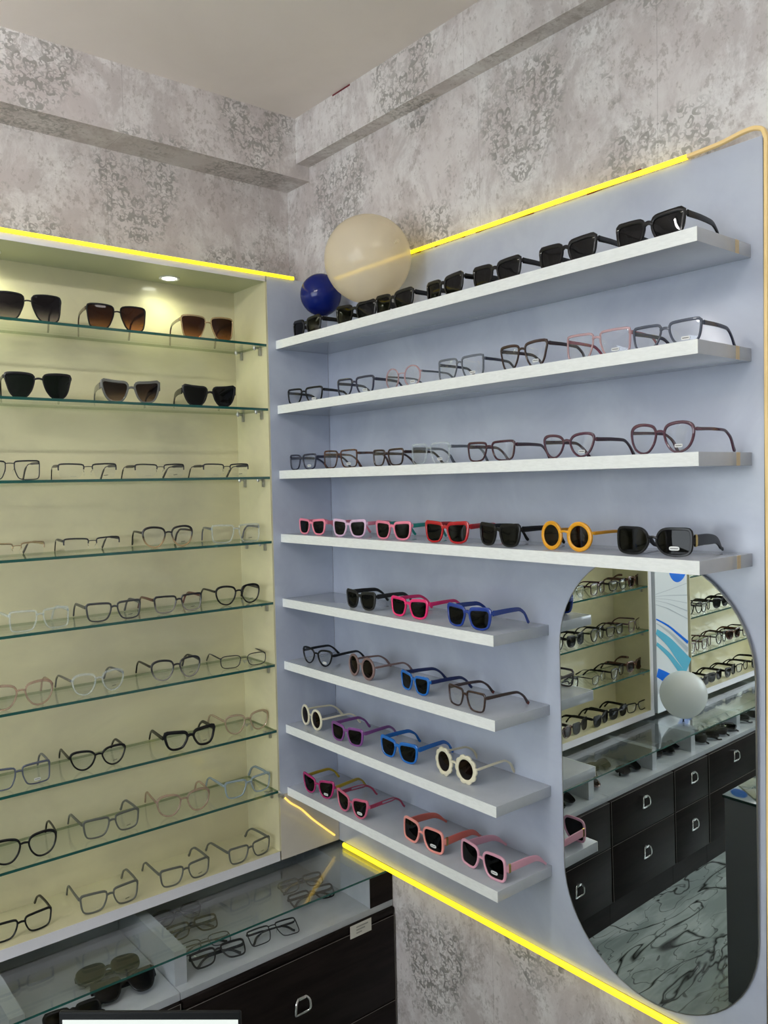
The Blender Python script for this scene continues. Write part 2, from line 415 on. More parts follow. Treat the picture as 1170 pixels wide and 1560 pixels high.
OUT = {
 'wayfarer': WAY, 'kid': [(x*.86, z*.87) for x, z in WAY], 'wayslim': SL, 'rect': [(x, z*.92) for x, z in SL], 'square': SQ,
 'halfrim': RC, 'metalbig': [(x, z*.98) for x, z in SQ],
 'thick': [(-23,9),(-18,15),(-4,17),(12,18.5),(24,18),(27,13),(25,2),(21,-10),(13,-17),(0,-18),(-11,-15),(-18,-6),(-22,2)],
 'oval': [(-22,8),(-14,16),(2,19),(18,18.5),(26,14),(25,4),(19,-9),(9,-17),(-3,-18),(-14,-11),(-20,-1)],
 'panto': [(-22,10),(-17,18),(-3,21.5),(12,21.5),(23,17),(26,8),(23,-6),(16,-16),(4,-21),(-8,-19),(-17,-9),(-21,1)],
 'kidcat': [(-20,6),(-17,14),(-4,17.5),(10,19),(22,20.5),(25,16),(23,3),(18,-10),(9,-17),(-2,-18),(-12,-14),(-18,-5)],
 'big': [(-26,18),(-22,24),(-6,27),(12,27.5),(27,26),(31,21),(30,6),(28,-10),(24,-22),(14,-26.5),(-2,-27),(-13,-21),(-20,-8),(-25,6)],
 'bigcat': [(-24,12),(-20,19),(-4,20.5),(12,22),(27,24),(31,20),(29,6),(24,-9),(16,-19),(4,-22.5),(-8,-21),(-17,-11),(-22,2)],
 'keyhole': [(-25,12),(-22,20),(-6,23),(12,23.5),(27,22),(29.5,17),(26,2),(22,-12),(15,-22),(4,-25),(-8,-23),(-16,-14),(-21,-4)],
 'oversq': [(-27,14),(-21,22),(-8,24),(12,24.5),(25,22.5),(29,15),(30,0),(29,-15),(25,-22),(12,-24),(-4,-24),(-14,-21),(-22,-10),(-26,2)],
 'overrect': [(-28,2),(-24,14),(-14,21),(5,22),(26,21.5),(31,17),(32,4),(31,-10),(27,-18),(14,-21.5),(-6,-21),(-17,-17),(-25,-8)],
}
def outline(S, n=48, key=None):
    a, b = S['a']/1000, S['b']/1000
    out = []
    if key in OUT:
        out = [(v.x/1000, v.y/1000) for v in catmull([(x, z, 0) for x, z in reversed(OUT[key])], 8, closed=True)]
        k0 = max(range(len(out)), key=lambda i: out[i][0]); out = out[k0:]+out[:k0]
    else:
        e = 2.0/S['n']
        for i in range(n):
            th = 2*PI*i/n
            x = a*spow(math.cos(th), e); z = b*spow(math.sin(th), e)
            x *= 1 + S['tp']*z/b
            if x < 0 and z < b*.3: x *= 1 - S['nas']*min(1, (b*.3-z)/(1.3*b))
            if x > 0 and z > 0: z += S['lift']*b*(x/a)**1.5*(z/b)
            out.append((x, z))
    N0 = len(out)
    # even out the spacing round the outline
    L = [0]
    for i in range(N0):
        p, q = out[i], out[(i+1) % N0]; L.append(L[-1]+math.hypot(q[0]-p[0], q[1]-p[1]))
    res = []; k = 0
    for i in range(n):
        s = L[-1]*i/n
        while L[k+1] < s: k += 1
        f = (s-L[k])/max(1e-9, L[k+1]-L[k]); p, q = out[k], out[(k+1) % N0]
        res.append((p[0]+(q[0]-p[0])*f, p[1]+(q[1]-p[1])*f))
    return res

def make_glasses(kind, label, cat, shape, W, fm, tm=None, lm='clear', sticker=None, gold=False, cutout=False, tipmat=None,
                 fold=False, group=None, splay=0., rivet=False, pads=False, n=48):
    S = SH[shape]; fm_ = F[fm]; tm_ = F[tm or fm]
    lens_m = {'clear': M_lens_clear, 'black': M_lens_black, 'green': M_lens_green, 'brown': M_lens_brown,
              'gbrown': M_lens_gradbrown, 'ggrey': M_lens_gradgrey, 'gtaupe': M_lens_gradtaupe}[lm]
    root = thing(kind, label, cat, group=group)
    petals = S.get('petals')
    if petals: n = 100
    ol = outline(S, n, shape)
    xin, xout = -min(x for x, z in ol), max(x for x, z in ol)
    t, d, a, b = S['t']/1000*(1 if petals else 1.12), S['d']/1000*1.05, S['a']/1000, S['b']/1000
    nom = 2*(S['g']/2000 + t + xin + xout + t*(1+S['out']*.5) + .001)
    sc_ = W/nom
    ol = [(x*sc_, z*sc_) for x, z in ol]
    t, d, a, b, xin, xout = [v*sc_ for v in (t, d, a, b, xin, xout)]
    cx = S['g']/2000*sc_ + t + xin; sx = 1.
    nrm = []
    for i in range(n):
        p, q = ol[i-1], ol[(i+1) % n]
        dx, dz = q[0]-p[0], q[1]-p[1]; L = math.hypot(dx, dz)
        nx, nz = dz/L, -dx/L
        nrm.append((nx, nz))
    area = sum(ol[i][0]*ol[(i+1) % n][1]-ol[(i+1) % n][0]*ol[i][1] for i in range(n))
    if area < 0: nrm = [(-x, -z) for x, z in nrm]
    def tt(i):
        nx, nz = nrm[i]
        v = t*(1 + S['top']*max(0, nz)**1.5 + S['out']*max(0, nx)*max(0, .4+nz))
        if petals:
            ang = math.atan2(ol[i][1], ol[i][0]); v = t*(.70 + .42*abs(math.cos(ang*petals/2))**.7)
        return v
    zmin = min(ol[i][1]+nrm[i][1]*tt(i) for i in range(n))
    zc = -zmin
    K = 1.0
    def P(side, x, z, y): # x relative to lens centre, outward positive
        X = (cx + x)*sx
        return Vector((side*X, K*X*X + y, zc + z))
    # frame front
    bm = bmesh.new()
    half = S.get('half')
    seg = 8
    for side in (-1, 1):
        rings = []
        idx = [i for i in range(n)]
        if half:
            idx = [i for i in range(n) if ol[i][1] > b*.12]
            gap = max(range(len(idx)), key=lambda q: (idx[(q+1) % len(idx)]-idx[q]) % n); idx = idx[gap+1:]+idx[:gap+1]
        for i in idx:
            w = tt(i); px, pz = ol[i]; nx, nz = nrm[i]
            mx, mz = px+nx*w/2, pz+nz*w/2
            ring = []
            for j in range(seg):
                an = 2*PI*(j+.5)/seg
                u = spow(math.cos(an), .6)*(w/2+.0004); v = spow(math.sin(an), .6)*d/2
                ring.append(bm.verts.new(P(side, mx+nx*u, mz+nz*u, d/2+v)))
            rings.append(ring)
        m = len(rings)
        for i in range(m if not half else m-1):
            A, B = rings[i], rings[(i+1) % m]
            for j in range(seg): bm.faces.new((A[j], A[(j+1) % seg], B[(j+1) % seg], B[j]))
        if half: bm.faces.new(rings[0]); bm.faces.new(rings[-1])
    # bridge
    zb = S['bz']*b; bt = S['bt']/1000*.9
    xi = min(x for x, z in ol if abs(z-zb) < .003) - t*.5
    e1 = P(1, xi, zb, d/2); gx = e1.x
    pts = [Vector((-gx-.0015, e1.y, zc+zb-bt*.15)), Vector((-gx*.5, e1.y-.001, zc+zb+bt*.25)), Vector((0, e1.y-.0012, zc+zb+bt*.38)),
           Vector((gx*.5, e1.y-.001, zc+zb+bt*.25)), Vector((gx+.0015, e1.y, zc+zb-bt*.15))]
    pp = catmull(pts, 4)
    sweep(bm, pp, d*.9, bt)
    # end pieces
    zh = S['te']*b; hh = min(S['th'], 9 if S['th'] < 12 else S['th']*.85)/1000
    X0 = cx + max(x for x, z in ol if abs(z-zh) < .003); X1 = W/2 - .0012
    for side in (-1, 1):
        p = [Vector((side*(X0), K*X0*X0+d*.5, zc+zh)), Vector((side*(X1-.003), K*X1*X1+d*.5, zc+zh)),
             Vector((side*(X1-.0005), K*X1*X1+d*.7+.002, zc+zh)), Vector((side*X1, K*X1*X1+d+.004, zc+zh))]
        sweep(bm, catmull(p, 3), min(d*.8, .0035) if not half else .002, [hh*.9]*10)
    frame = obj('frame_front', bm, fm_, root)
    yh = K*X1*X1 + d + .003
    # nose pads
    if pads or half or shape.startswith('metal'):
        for side in (-1, 1):
            bm = bmesh.new()
            q = P(side, xi+t*.5, zb*.2, d/2)
            sweep(bm, catmull([q, q+Vector((-side*.001, .006, .001)), q+Vector((-side*.003, .008, -.004))], 4), .0008, .0008, seg=6)
            obj('nose_pad_arm', bm, fm_, root)
            bm = bmesh.new(); bmesh.ops.create_uvsphere(bm, u_segments=10, v_segments=8, radius=1)
            c = q+Vector((-side*.003, .008, -.008))
            for v in bm.verts: v.co = Vector((v.co.x*.0018, v.co.y*.003, v.co.z*.0065)) + c
            obj('nose_pad', bm, M_lens_clear, root)
    # lenses
    for side in (-1, 1):
        bm = bmesh.new(); fr, bk = [], []
        for s in (1.0, .7, .35):
            fr.append([bm.verts.new(P(side, x*s, z*s, d*.45 - .0012*(1-s*s))) for x, z in ol])
            bk.append([bm.verts.new(P(side, x*s, z*s, d*.45+.0014 - .0012*(1-s*s))) for x, z in ol])
        cf = bm.verts.new(P(side, 0, 0, d*.45-.0012)); cb = bm.verts.new(P(side, 0, 0, d*.45+.0002))
        for G, c in ((fr, cf), (bk, cb)):
            for A, B in zip(G, G[1:]):
                for i in range(n): bm.faces.new((A[i], A[(i+1) % n], B[(i+1) % n], B[i]))
            for i in range(n): bm.faces.new((G[-1][i], G[-1][(i+1) % n], c))
        for i in range(n): bm.faces.new((fr[0][i], fr[0][(i+1) % n], bk[0][(i+1) % n], bk[0][i]))
        ln = obj('lens', bm, lens_m, root)
    # stickers and prints
    if sticker:
        side = 1
        if sticker in ('white', 'pill'):
            sw, sh = (.0165, .0068) if sticker == 'white' else (.0205, .0082)
            c = P(side, a*.12, -b*.60 if sticker == 'white' else -b*.52, d*.45-.0016)
            tl = math.atan(2*K*c.x)
            bm = bmesh.new()
            for k in range(2):
                ring = []
                for i in range(20):
                    an = 2*PI*(i+.5)/20; ex = .35 if sticker == 'white' else .6
                    u = spow(math.cos(an), ex)*sw/2; v = spow(math.sin(an), ex)*sh/2
                    ring.append(bm.verts.new(c+Vector((u, u*math.tan(tl)-.0004*k, v))))
                if k == 0: r0 = ring
            for i in range(20): bm.faces.new((r0[i], r0[(i+1) % 20], ring[(i+1) % 20], ring[i]))
            bm.faces.new(r0); bm.faces.new(ring)
            so = obj('lens_sticker', bm, M_white, root, smooth=False)
            bm = bmesh.new(); pts = []
            for i in range(19):
                u = (-.38+.76*i/18)*sw; pts.append(c+Vector((u, u*math.tan(tl)-.0006, .0008*math.sin(i*2.3))))
            sweep(bm, pts, .0003, .0012, seg=6); 
            obj('print', bm, M_ink, so)
        else:
            c = P(side, a*.15, -b*.62, d*.45-.0014); tl = math.atan(2*K*c.x)
            bm = bmesh.new(); pts = []
            for i in range(23):
                u = -.006+.012*i/22; pts.append(c+Vector((u, u*math.tan(tl), .0011*math.sin(i*2.1)+.0012*i/22)))
            sweep(bm, pts, .0003, .0011, seg=6)
            obj('lens_print', bm, M_ink, root)
            c = P(-side, -a*.1, -b*.70, d*.45-.0014); bm = bmesh.new()
            sweep(bm, [c+Vector((-.008, .0008, 0)), c, c+Vector((.008, -.0008, 0))], .0002, .0007, seg=6)
            obj('lens_print', bm, M_greyink, root)
    if rivet:
        for side in (-1, 1):
            bm = bmesh.new(); c = Vector((side*(X1-.006), K*(X1-.006)**2-.0002, zc+zh+.0015)); 
            bmesh.ops.create_uvsphere(bm, u_segments=10, v_segments=6, radius=1)
            for v in bm.verts: v.co = Vector((v.co.x*.0028, v.co.y*.0008, v.co.z*.0009)) + c
            obj('rivet', bm, M_chrome, root)
    # temples
    Lt = .140
    th = S['th']/1000*1.15
    tw = .0042 if not (half or shape.startswith('metal')) else .0016
    if shape in ('oversq', 'overrect', 'wrap'):
        hs = [(0, th), (.3, th*.95), (.62, th*.55), (.8, .006), (.92, .007), (1, .005)]
    elif half or shape.startswith('metal'):
        hs = [(0, .004), (.08, .004), (.10, th*.9), (.34, th*.8), (.36, .0028), (.66, .003), (.7, .0055), (1, .006)]
    else:
        hs = [(0, th), (.12, th*.95), (.45, th*.8), (.6, max(.005, th*.6)), (.74, .0062), (.92, .0085), (1, .006)]
    drop = zc + zh - .0035
    top = Vector((0, 0, zc+zh))
    prof = [(0, 0), (.012, 0), (.045, .0006), (.08, 0), (.097, -.0015), (.110, -.0075), (.122, -.017), (.133, -drop*.88), (.138, -drop)]
    if S['th'] > 12 : prof = [(0, 0), (.012, 0), (.045, .0), (.08, -.002), (.1, -.005), (.115, -.012), (.128, -.022), (.138, -drop*.9), (.142, -drop)]
    for side in (-1, 1):
        bm = bmesh.new(); pts = []
        for k, (s, z) in enumerate(prof):
            inw = .010*(s/.14)**2 - splay*s
            if not fold: pts.append(Vector((side*(X1 - inw), yh+s, zc+zh+z)))
            else:
                yb = yh + .004 + (.005 if side > 0 else .0)
                if k == 0: pts.append(Vector((side*X1, yh, zc+zh)))
                pts.append(Vector((side*(X1 - .003 - s), yb - (.0 if k else .002), zc+zh+z*.7)))
        pp = catmull(pts, 4); m = len(pp)
        ws = [tw]*m
        hh_ = [interp(hs, i/(m-1)) for i in range(m)]
        upv = Vector((0, 0, 1))
        if cutout:
            # solid hinge block, open loop of two thin bars, then a thin tail
            k1, k2 = int(m*.26), int(m*.52)
            sweep(bm, pp[:k1+1], ws[:k1+1], [th]*(k1+1))
            seg_ = pp[k1:k2+1]
            for sg in (-1, 1):
                q = [v + Vector((0, 0, sg*.5*(th-.003)*math.cos(PI/2*(i/(len(seg_)-1))**2))) for i, v in enumerate(seg_)]
                sweep(bm, q, tw, .003)
            sweep(bm, pp[k2:], ws[k2:], [min(h, .006) for h in hh_[k2:]])
        else:
            sweep(bm, pp, ws, hh_)
        tp = obj('temple', bm, tm_, root)
        if gold:
            bm = bmesh.new()
            sweep(bm, [pp[1], pp[2], pp[3]] if False else [pts[0]+Vector((0, .001, 0)), pts[0]+Vector((0, .004, 0)), pts[0]+Vector((0, .0075, 0))], tw+.0014, th+.0012)
            obj('gold_hinge_bar', bm, M_gold, tp)
        if tipmat:
            bm = bmesh.new(); k = int(m*.86)
            sweep(bm, pp[k:], [w+.001 for w in ws[k:]], [.0085]*(m-k))
            obj('temple_tip', bm, F[tipmat], tp)
        elif half or shape.startswith('metal'):
            bm = bmesh.new(); k = int(m*.62)
            sweep(bm, pp[k:], .0032, [h+.0012 for h in hh_[k:]])
            obj('temple_tip', bm, M_black, tp)
    return root

def settle(root, z):
    """let the thing rest on height z"""
    bpy.context.view_layer.update()
    M0 = Matrix.Translation(root.location) @ root.rotation_euler.to_matrix().to_4x4()
    zz = min((M0 @ v.co).z for c in root.children for v in c.data.vertices)
    root.location.z += z - zz + .0003

def place(root, shelf, s, m, thd, z):
    if shelf == 'R': root.location = (-.2+m, s, z); root.rotation_euler = (0, 0, R(-90+thd))
    else: root.location = (s, m, z); root.rotation_euler = (0, 0, R(thd))
    settle(root, z)

# ------------------------------------------------------------------ dimensions
D, L1, L2, TH = .2, 1.42, .905, .026
ZR = [2.2654, 2.0634, 1.8594, 1.6595, 1.4546, 1.255, 1.0511, .8491]
ZG = [2.2527, 2.0536, 1.841, 1.6394, 1.4469, 1.2495, 1.0399, .8457]
CA, CD, ZTI, ZB, ZBF, ZTOP = -.2335, .1957, 2.4456, .62, .65, 2.462
C1L = -1.89
FL, CE = -.03, 3.034
XW, YW = .022, .251
XL, YB = -4.6, -3.4

# ------------------------------------------------------------------ room shell
def struct(name, dims, mat, bev=0):
    return boxobj(name, dims, mat, bev=bev, kind='structure')
def floor_mat():
    m, nt, b = nmat('marble_floor'); N = NT(nt)
    tc = N.n('ShaderNodeTexCoord'); mp = N.n('ShaderNodeMapping'); mp.inputs['Rotation'].default_value = (0, 0, .55); mp.inputs['Scale'].default_value = (1., 3.2, 1)
    N.l(tc.outputs['Object'], mp.inputs[0])
    wv = N.n('ShaderNodeTexNoise'); wv.inputs['Scale'].default_value = 1.7; wv.inputs['Detail'].default_value = 3; wv.inputs['Distortion'].default_value = .8; N.l(mp.outputs[0], wv.inputs['Vector'])
    def vein(f, w): return N.ramp(N.m('ABSOLUTE', N.m('SUBTRACT', f, .5)), 0., w, 1., 0.)
    v1 = vein(wv.outputs['Fac'], .022)
    w2 = N.noise(mp.outputs[0], 3.6, 2, .5, 1.); v2 = N.m('MULTIPLY', vein(w2, .016), .75)
    soft = N.ramp(N.noise(mp.outputs[0], 2., 4, .6, .5), .4, .65)
    c = N.mix(soft, (.24, .29, .28), (.42, .48, .465))
    c = N.mix(N.m('MAXIMUM', v1, v2), c, (.03, .035, .03))
    N.l(c, b.inputs['Base Color']); b.inputs['Roughness'].default_value = .12; b.inputs['Coat Weight'].default_value = .4
    return m
struct('floor', (XL, XW+.1, YB, YW+.1, FL-.05, FL), floor_mat())
struct('ceiling', (XL-.1, XW+.1, YB-.1, YW+.1, CE, CE+.06), M_ceiling)
struct('wall_left', (XL-.1, XW+.1, YW, YW+.1, FL, CE), M_wpL)
struct('wall_right', (XW, XW+.1, YB, YW, FL, CE), M_wpR)
struct('wall_back', (XL, XW, YB-.1, YB, FL, CE), M_outer)
struct('trim_1', (XL, XW, .113, YW, 2.838, CE), M_wpL)      # boxed beam over the lit cabinet
struct('trim_2', (-.03, XW, YB, .113, 2.885, CE), M_wpR)    # boxed beam over the shelf wall
# shop front on the far left side of the room: posts, sill, head and a pane of glass
struct('wall_front', (XL-.1, XL, YB, -3.1, FL, CE), M_outer)
struct('wall_front_2', (XL-.1, XL, -.1, YW, FL, CE), M_outer)
struct('wall_front_3', (XL-.1, XL, -3.1, -.1, 2.65, CE), M_outer)
struct('wall_front_4', (XL-.1, XL, -3.1, -.1, FL, 1.05), M_outer)  # unseen sill, raised to keep daylight off the lower walls
bm = bmesh.new(); box(bm, XL-.07, XL-.03, -3.1, -3.04, FL, 2.65); box(bm, XL-.07, XL-.03, -.16, -.1, FL, 2.65); box(bm, XL-.07, XL-.03, -1.63, -1.57, FL, 2.65); box(bm, XL-.07, XL-.03, -3.1, -.1, 2.59, 2.65); box(bm, XL-.07, XL-.03, -3.1, -.1, FL, FL+.06)
tag(obj('window_1', bm, M_steel, smooth=False), kind='structure')
tag(boxobj('window_2', (XL-.052, XL-.048, -3.1, -.1, FL, 2.65), thin_glass('front_glass', (.97, .98, .98))), kind='structure')

# ------------------------------------------------------------------ right shelf wall
pan = thing('wall_display', 'tall blue-grey laminate panel behind the white shelves, yellow strip round it', 'wall display', (0, 0, 0))
boxobj('backing_board', (0, .02, -1.446, 0., ZB, 2.468), M_panel, pan, bev=.001)
boxobj('edge_trim', (-.004, .0215, -1.4505, -1.4462, ZB, 2.468), M_blackmatte, pan)
shelf_lbl = ['topmost long white wall shelf, carrying seven black sunglasses', 'second long white wall shelf from the top, with clear eyeglasses',
 'third long white wall shelf from the top, just above eye level', 'fourth long white wall shelf, ending above the mirror with yellow round sunglasses',
 'short white wall shelf holding black, hot pink and blue sunglasses', 'short white wall shelf with brown round sunglasses and clear black glasses',
 'short white wall shelf carrying the cream flower sunglasses', 'lowest short white wall shelf, with four pairs of pink sunglasses']
for i, z in enumerate(ZR):
    L = L1 if i < 4 else L2
    s = thing('wall_shelf', shelf_lbl[i], 'shelf', (0, 0, z), 0, 'white shelves on the blue-grey panel')
    boxobj('shelf_board', (-D+.0012, -.0003, -L, -.0008, -TH, 0), M_shelf, s, bev=.0006)
    boxobj('front_edge_lit', (-D, -D+.0011, -L, -.0008, -TH, 0), M_edge_lit, s)
    if i < 4:
        boxobj('tape_strip', (-.062, -.048, -L-.0006, -L-.0001, -TH, 0), M_tan, s)

# mirror: tall, rounded ends, leaning forward by less than a degree
TILT = .013
mir = thing('wall_mirror', 'tall frameless mirror with round ends hung under the long shelves', 'mirror', (-.006, -1.19, 1.146))
def stadium(bm, r, zt, zb_, x0, x1, n=28):
    ring = []
    for i in range(n+1): an = PI*i/n; ring.append((r*math.cos(an), zt+r*math.sin(an)))
    for i in range(n+1): an = PI+PI*i/n; ring.append((r*math.cos(an), zb_+r*1.0*math.sin(an)))
    A = [bm.verts.new((x0, y, z)) for y, z in ring]; B = [bm.verts.new((x1, y, z)) for y, z in ring]
    m = len(ring)
    for i in range(m): bm.faces.new((A[i], A[(i+1) % m], B[(i+1) % m], B[i]))
    return A, B
bm = bmesh.new(); A, B = stadium(bm, .240, .262, -.268, -.004, .0); bm.faces.new(A); bm.faces.new(B)
obj('mirror_glass', bm, M_mirror, mir, smooth=False)
bm = bmesh.new(); pts = []
for i in range(29): an = PI*i/28; pts.append((-.002, .2412*math.cos(an), .262+.2412*math.sin(an)))
for i in range(29): an = PI+PI*i/28; pts.append((-.002, .2412*math.cos(an), -.268+.2412*math.sin(an)))
sweep(bm, pts, .0028, .005, up=Vector((1, 0, 0)), seg=8, closed=True)
obj('mirror_rim', bm, M_steel, mir)
mir.rotation_euler = (0, TILT*-1, 0)

# ------------------------------------------------------------------ LED strips
def led(name, pts, mat, label, w=.007, h=.009, up=Vector((0, 0, 1))):
    bm = bmesh.new(); sweep(bm, pts, w*1.15, h*1.25, up=up, seg=10, pw=.7)
    return tag(obj(name, bm, mat), label, 'light strip', 'yellow light strips')
led('light_strip', [(C1L-.9, -.004, 2.468), (C1L, -.004, 2.467), (-1.0, -.0045, 2.4685), (-.6, -.004, 2.467), (-.17, -.004, 2.468), (-.13, -.004, 2.468)], M_led, 'yellow glowing strip along the top front edge of the lit cabinet')
led('light_strip', catmull([(-.005, -.015, 2.474), (-.005, -.4, 2.475), (-.005, -.7, 2.474), (-.005, -1.0, 2.475), (-.005, -1.2, 2.474), (-.005, -1.29, 2.474)], 4), M_led, 'yellow glowing strip above the topmost white shelf, rising to the right')
led('light_strip', catmull([(-.006, -1.291, 2.474), (-.006, -1.36, 2.477), (-.006, -1.41, 2.484), (-.006, -1.437, 2.482), (-.006, -1.452, 2.465), (-.006, -1.454, 2.40), (-.006, -1.453, 2.0), (-.006, -1.455, 1.5), (-.006, -1.4535, 1.1), (-.006, -1.455, .75), (-.006, -1.454, .62)], 5), M_led_dim, 'dim tan strip bending round and down the right edge of the panel', w=.008, h=.009, up=Vector((1, 0, 0)))
led('light_strip', [(-.005, -.03, .613), (-.005, -.3, .613), (-.005, -.8, .614), (-.005, -1.1, .613), (-.005, -1.447, .612)], M_led, 'bright yellow strip under the panel, running below the lowest shelf to the mirror', w=.009, h=.012)
led('light_strip', catmull([(-.212, -.003, .818), (-.19, -.003, .795), (-.15, -.003, .764), (-.11, -.003, .722), (-.06, -.003, .676), (-.022, -.003, .642)], 4), M_led_soft, 'short loose glowing strip slanting down beside the cabinet corner', w=.005, h=.006, up=Vector((0, 1, 0)))
bm = bmesh.new(); box(bm, -.236, -.222, -.007, -.0003, .826, .835, bev=.001); box(bm, -.222, -.214, -.006, -.0003, .819, .827, bev=.0005)
tag(obj('wire_connector', bm, M_steel), 'tiny metal connector at the upper end of the loose slanting light strip', 'connector')
bm = bmesh.new(); sweep(bm, catmull([(-.236, -.004, .846), (-.229, -.005, .840), (-.224, -.004, .833)], 4), .002, .004)
tag(obj('cable', bm, M_white), 'short white cable end at the shelf corner above the connector', 'cable')
# maroon tape showing above the strip
for k, (y0, y1, hh) in enumerate([(-.33, -.44, .006), (-.50, -.62, .010), (-.66, -.86, .006), (-1.02, -1.165, .013)]):
    bm = bmesh.new(); n = 10; pts = []
    for i in range(n+1):
        f = i/n; pts.append((.0205, y0+(y1-y0)*f, 2.478 + hh*(f if k == 3 else math.sin(PI*f))))
    sweep(bm, pts, .002, .007, seg=6)
    lab = ['small maroon tape edge peeking above the yellow strip near the cream balloon', 'dark red tape flap lifting above the yellow strip, second from the balloon',
           'long thin maroon tape edge above the middle of the upper yellow strip', 'rightmost maroon tape flap, sticking up above the yellow strip'][k]
    tag(obj('tape_flap', bm, M_red), lab, 'tape', 'maroon tape above the strip')
bm = bmesh.new(); sweep(bm, [(XW-.0015, .1, CE-.003), (XW-.052-.0005, .1, CE-.003)], .001, .001, seg=6); bm.free()
bm = bmesh.new(); sweep(bm, [(-.0312, -.10, CE-.0035), (-.0312, -.19, CE-.0035)], .0015, .005, seg=6)
tag(obj('tape_flap', bm, M_red), 'thin red tape scrap along the ceiling edge over the shelf wall', 'tape')

# ------------------------------------------------------------------ lit display cabinets
def display_cabinet(x0, x1, label, filler=True, lamps=()):
    c = thing('display_cabinet', label, 'display cabinet', ((x0+x1)/2, CD, ZB))
    ox, oy, oz = -(x0+x1)/2, -CD, -ZB
    def B(n, d, m, bev=0.0):
        return boxobj(n, (d[0]+ox, d[1]+ox, d[2]+oy, d[3]+oy, d[4]+oz, d[5]+oz), m, c, bev=bev)
    B('back_panel', (x0, x1, CD, CD+.018, ZB, ZTOP), M_cream)
    B('side_panel', (x1, x1+.006, .0006, CD, ZBF, ZTI), M_cream)
    B('side_panel', (x0-.006, x0, .0006, CD, ZBF, ZTI), M_cream)
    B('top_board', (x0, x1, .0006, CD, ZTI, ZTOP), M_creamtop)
    B('base_board', (x0, x1, .0006, CD, ZB, ZBF), M_cream)
    B('top_fascia', (x0-.03, x1, -.0006, .0006, ZTI, ZTOP+.002), M_fascia)
    B('base_fascia', (x0-.03, x1, -.0006, .0006, ZB, ZBF), M_fascia)
    B('post', (x0-.03, x0-.0065, .0008, .03, ZB+.001, ZTOP-.001), M_fascia)
    return c, ox, oy, oz
cab, ox, oy, oz = display_cabinet(C1L+.03, CA, 'tall cream-lined display cabinet with glass shelves, lit from above')
boxobj('filler_panel', (CA+.0062+ox, -.0006+ox, 0+oy, .02+oy, ZB+.21+oz, ZTOP+.002+oz), M_panel, cab)
boxobj('filler_panel_warm_lit', (CA+.0062+ox, -.0006+ox, 0+oy, .02+oy, ZB+oz, ZB+.2095+oz), M_warm_lit, cab)
cab2, ox2, oy2, oz2 = display_cabinet(-3.5, -2.235, 'bright second display cabinet seen only in the mirror, right of the poster')
tag(cab2, cat='display cabinet')
def downlight(x, y, label, p, watt):
    l = thing('downlight', label, 'ceiling light', (x, y, ZTI-.0005))
    bm = bmesh.new(); lathe(bm, [(.021, 0), (.030, -.0005), (.031, -.003), (.028, -.0045), (.022, -.003), (.021, 0)], 28, cap=False)
    obj('trim_ring', bm, M_white, l)
    bm = bmesh.new(); lathe(bm, [(.021, -.001), (.0205, -.0025), (.012, -.003), (.002, -.003)], 28)
    obj('diffuser', bm, M_lamp, l)
    ld = bpy.data.lights.new('downlight_lamp', 'SPOT'); ld.energy = watt*.5; ld.color = (.96, 1., .66); ld.spot_size = R(165); ld.spot_blend = .9; ld.shadow_soft_size = .03
    lo = bpy.data.objects.new('downlight_lamp', ld); link(lo, l); lo.location = (0, 0, -.02)
downlight(-.493, .122, 'small round recessed lamp in the roof of the cream cabinet', None, 3.2)
downlight(-1.00, .122, 'round recessed cabinet lamp further left, outside the photo edge', None, 3.2)
downlight(-2.6, .122, 'round recessed lamp in the second cabinet', None, 6)
downlight(-3.1, .122, 'far round recessed lamp in the second cabinet', None, 6)

def glass_shelf(x0, x1, z, label, group):
    s = thing('glass_shelf', label, 'shelf', ((x0+x1)/2, 0, z), 0, group)
    w = (x1-x0)/2
    bm = bmesh.new(); box(bm, -w, w, 0.0, .185, -.0075, 0)
    for f in bm.faces: f.material_index = 0 if abs(f.normal.z) > .5 else (1 if f.normal.y < -.5 else 2)
    obj('glass_pane', bm, [M_glass, M_glassedge, M_backedge], s, smooth=False)
    for sx in (-1, 1):
        for y in (.035, .150):
            bm = bmesh.new()
            box(bm, sx*w-(.007 if sx > 0 else 0), sx*w+(0 if sx > 0 else .007), y-.005, y+.005, -.032, -.0065, bev=.001)
            lathe(bm, [(.0065, -.012), (.0065, -.0068)], 14, center=(sx*(w-.022), y, 0))
            lathe(bm, [(.003, -.016), (.004, -.012)], 12, center=(sx*(w-.022), y, 0))
            box(bm, min(sx*w, sx*(w-.022)), max(sx*w, sx*(w-.022)), y-.002, y+.002, -.012, -.008)
            obj('shelf_clip', bm, M_steel, s)
    return s
names = ['topmost', 'second', 'third', 'fourth', 'fifth', 'sixth', 'seventh', 'lowest']
cont = ['holding brown-lens sunglasses', 'with three dark square sunglasses', 'with dark metal half-rim eyeglasses', 'with half-rim and amber-edged eyeglasses', 'with grey, red-brown and crystal eyeglasses',
        'with crystal and black square eyeglasses', 'with thick black eyeglasses', 'with round black and pink crystal eyeglasses']
for i, z in enumerate(ZG):
    glass_shelf(C1L+.0305, CA-.0005, z, '%s green-edged glass shelf of the cream cabinet, %s' % (names[i], cont[i]), 'glass shelves in the lit cabinet')
for i, z in enumerate(ZG[5:]):
    glass_shelf(-3.4995, -2.2355, z, '%s glass shelf of the second cabinet, seen in the mirror' % ['upper', 'middle', 'lower'][i], 'glass shelves in the second cabinet')

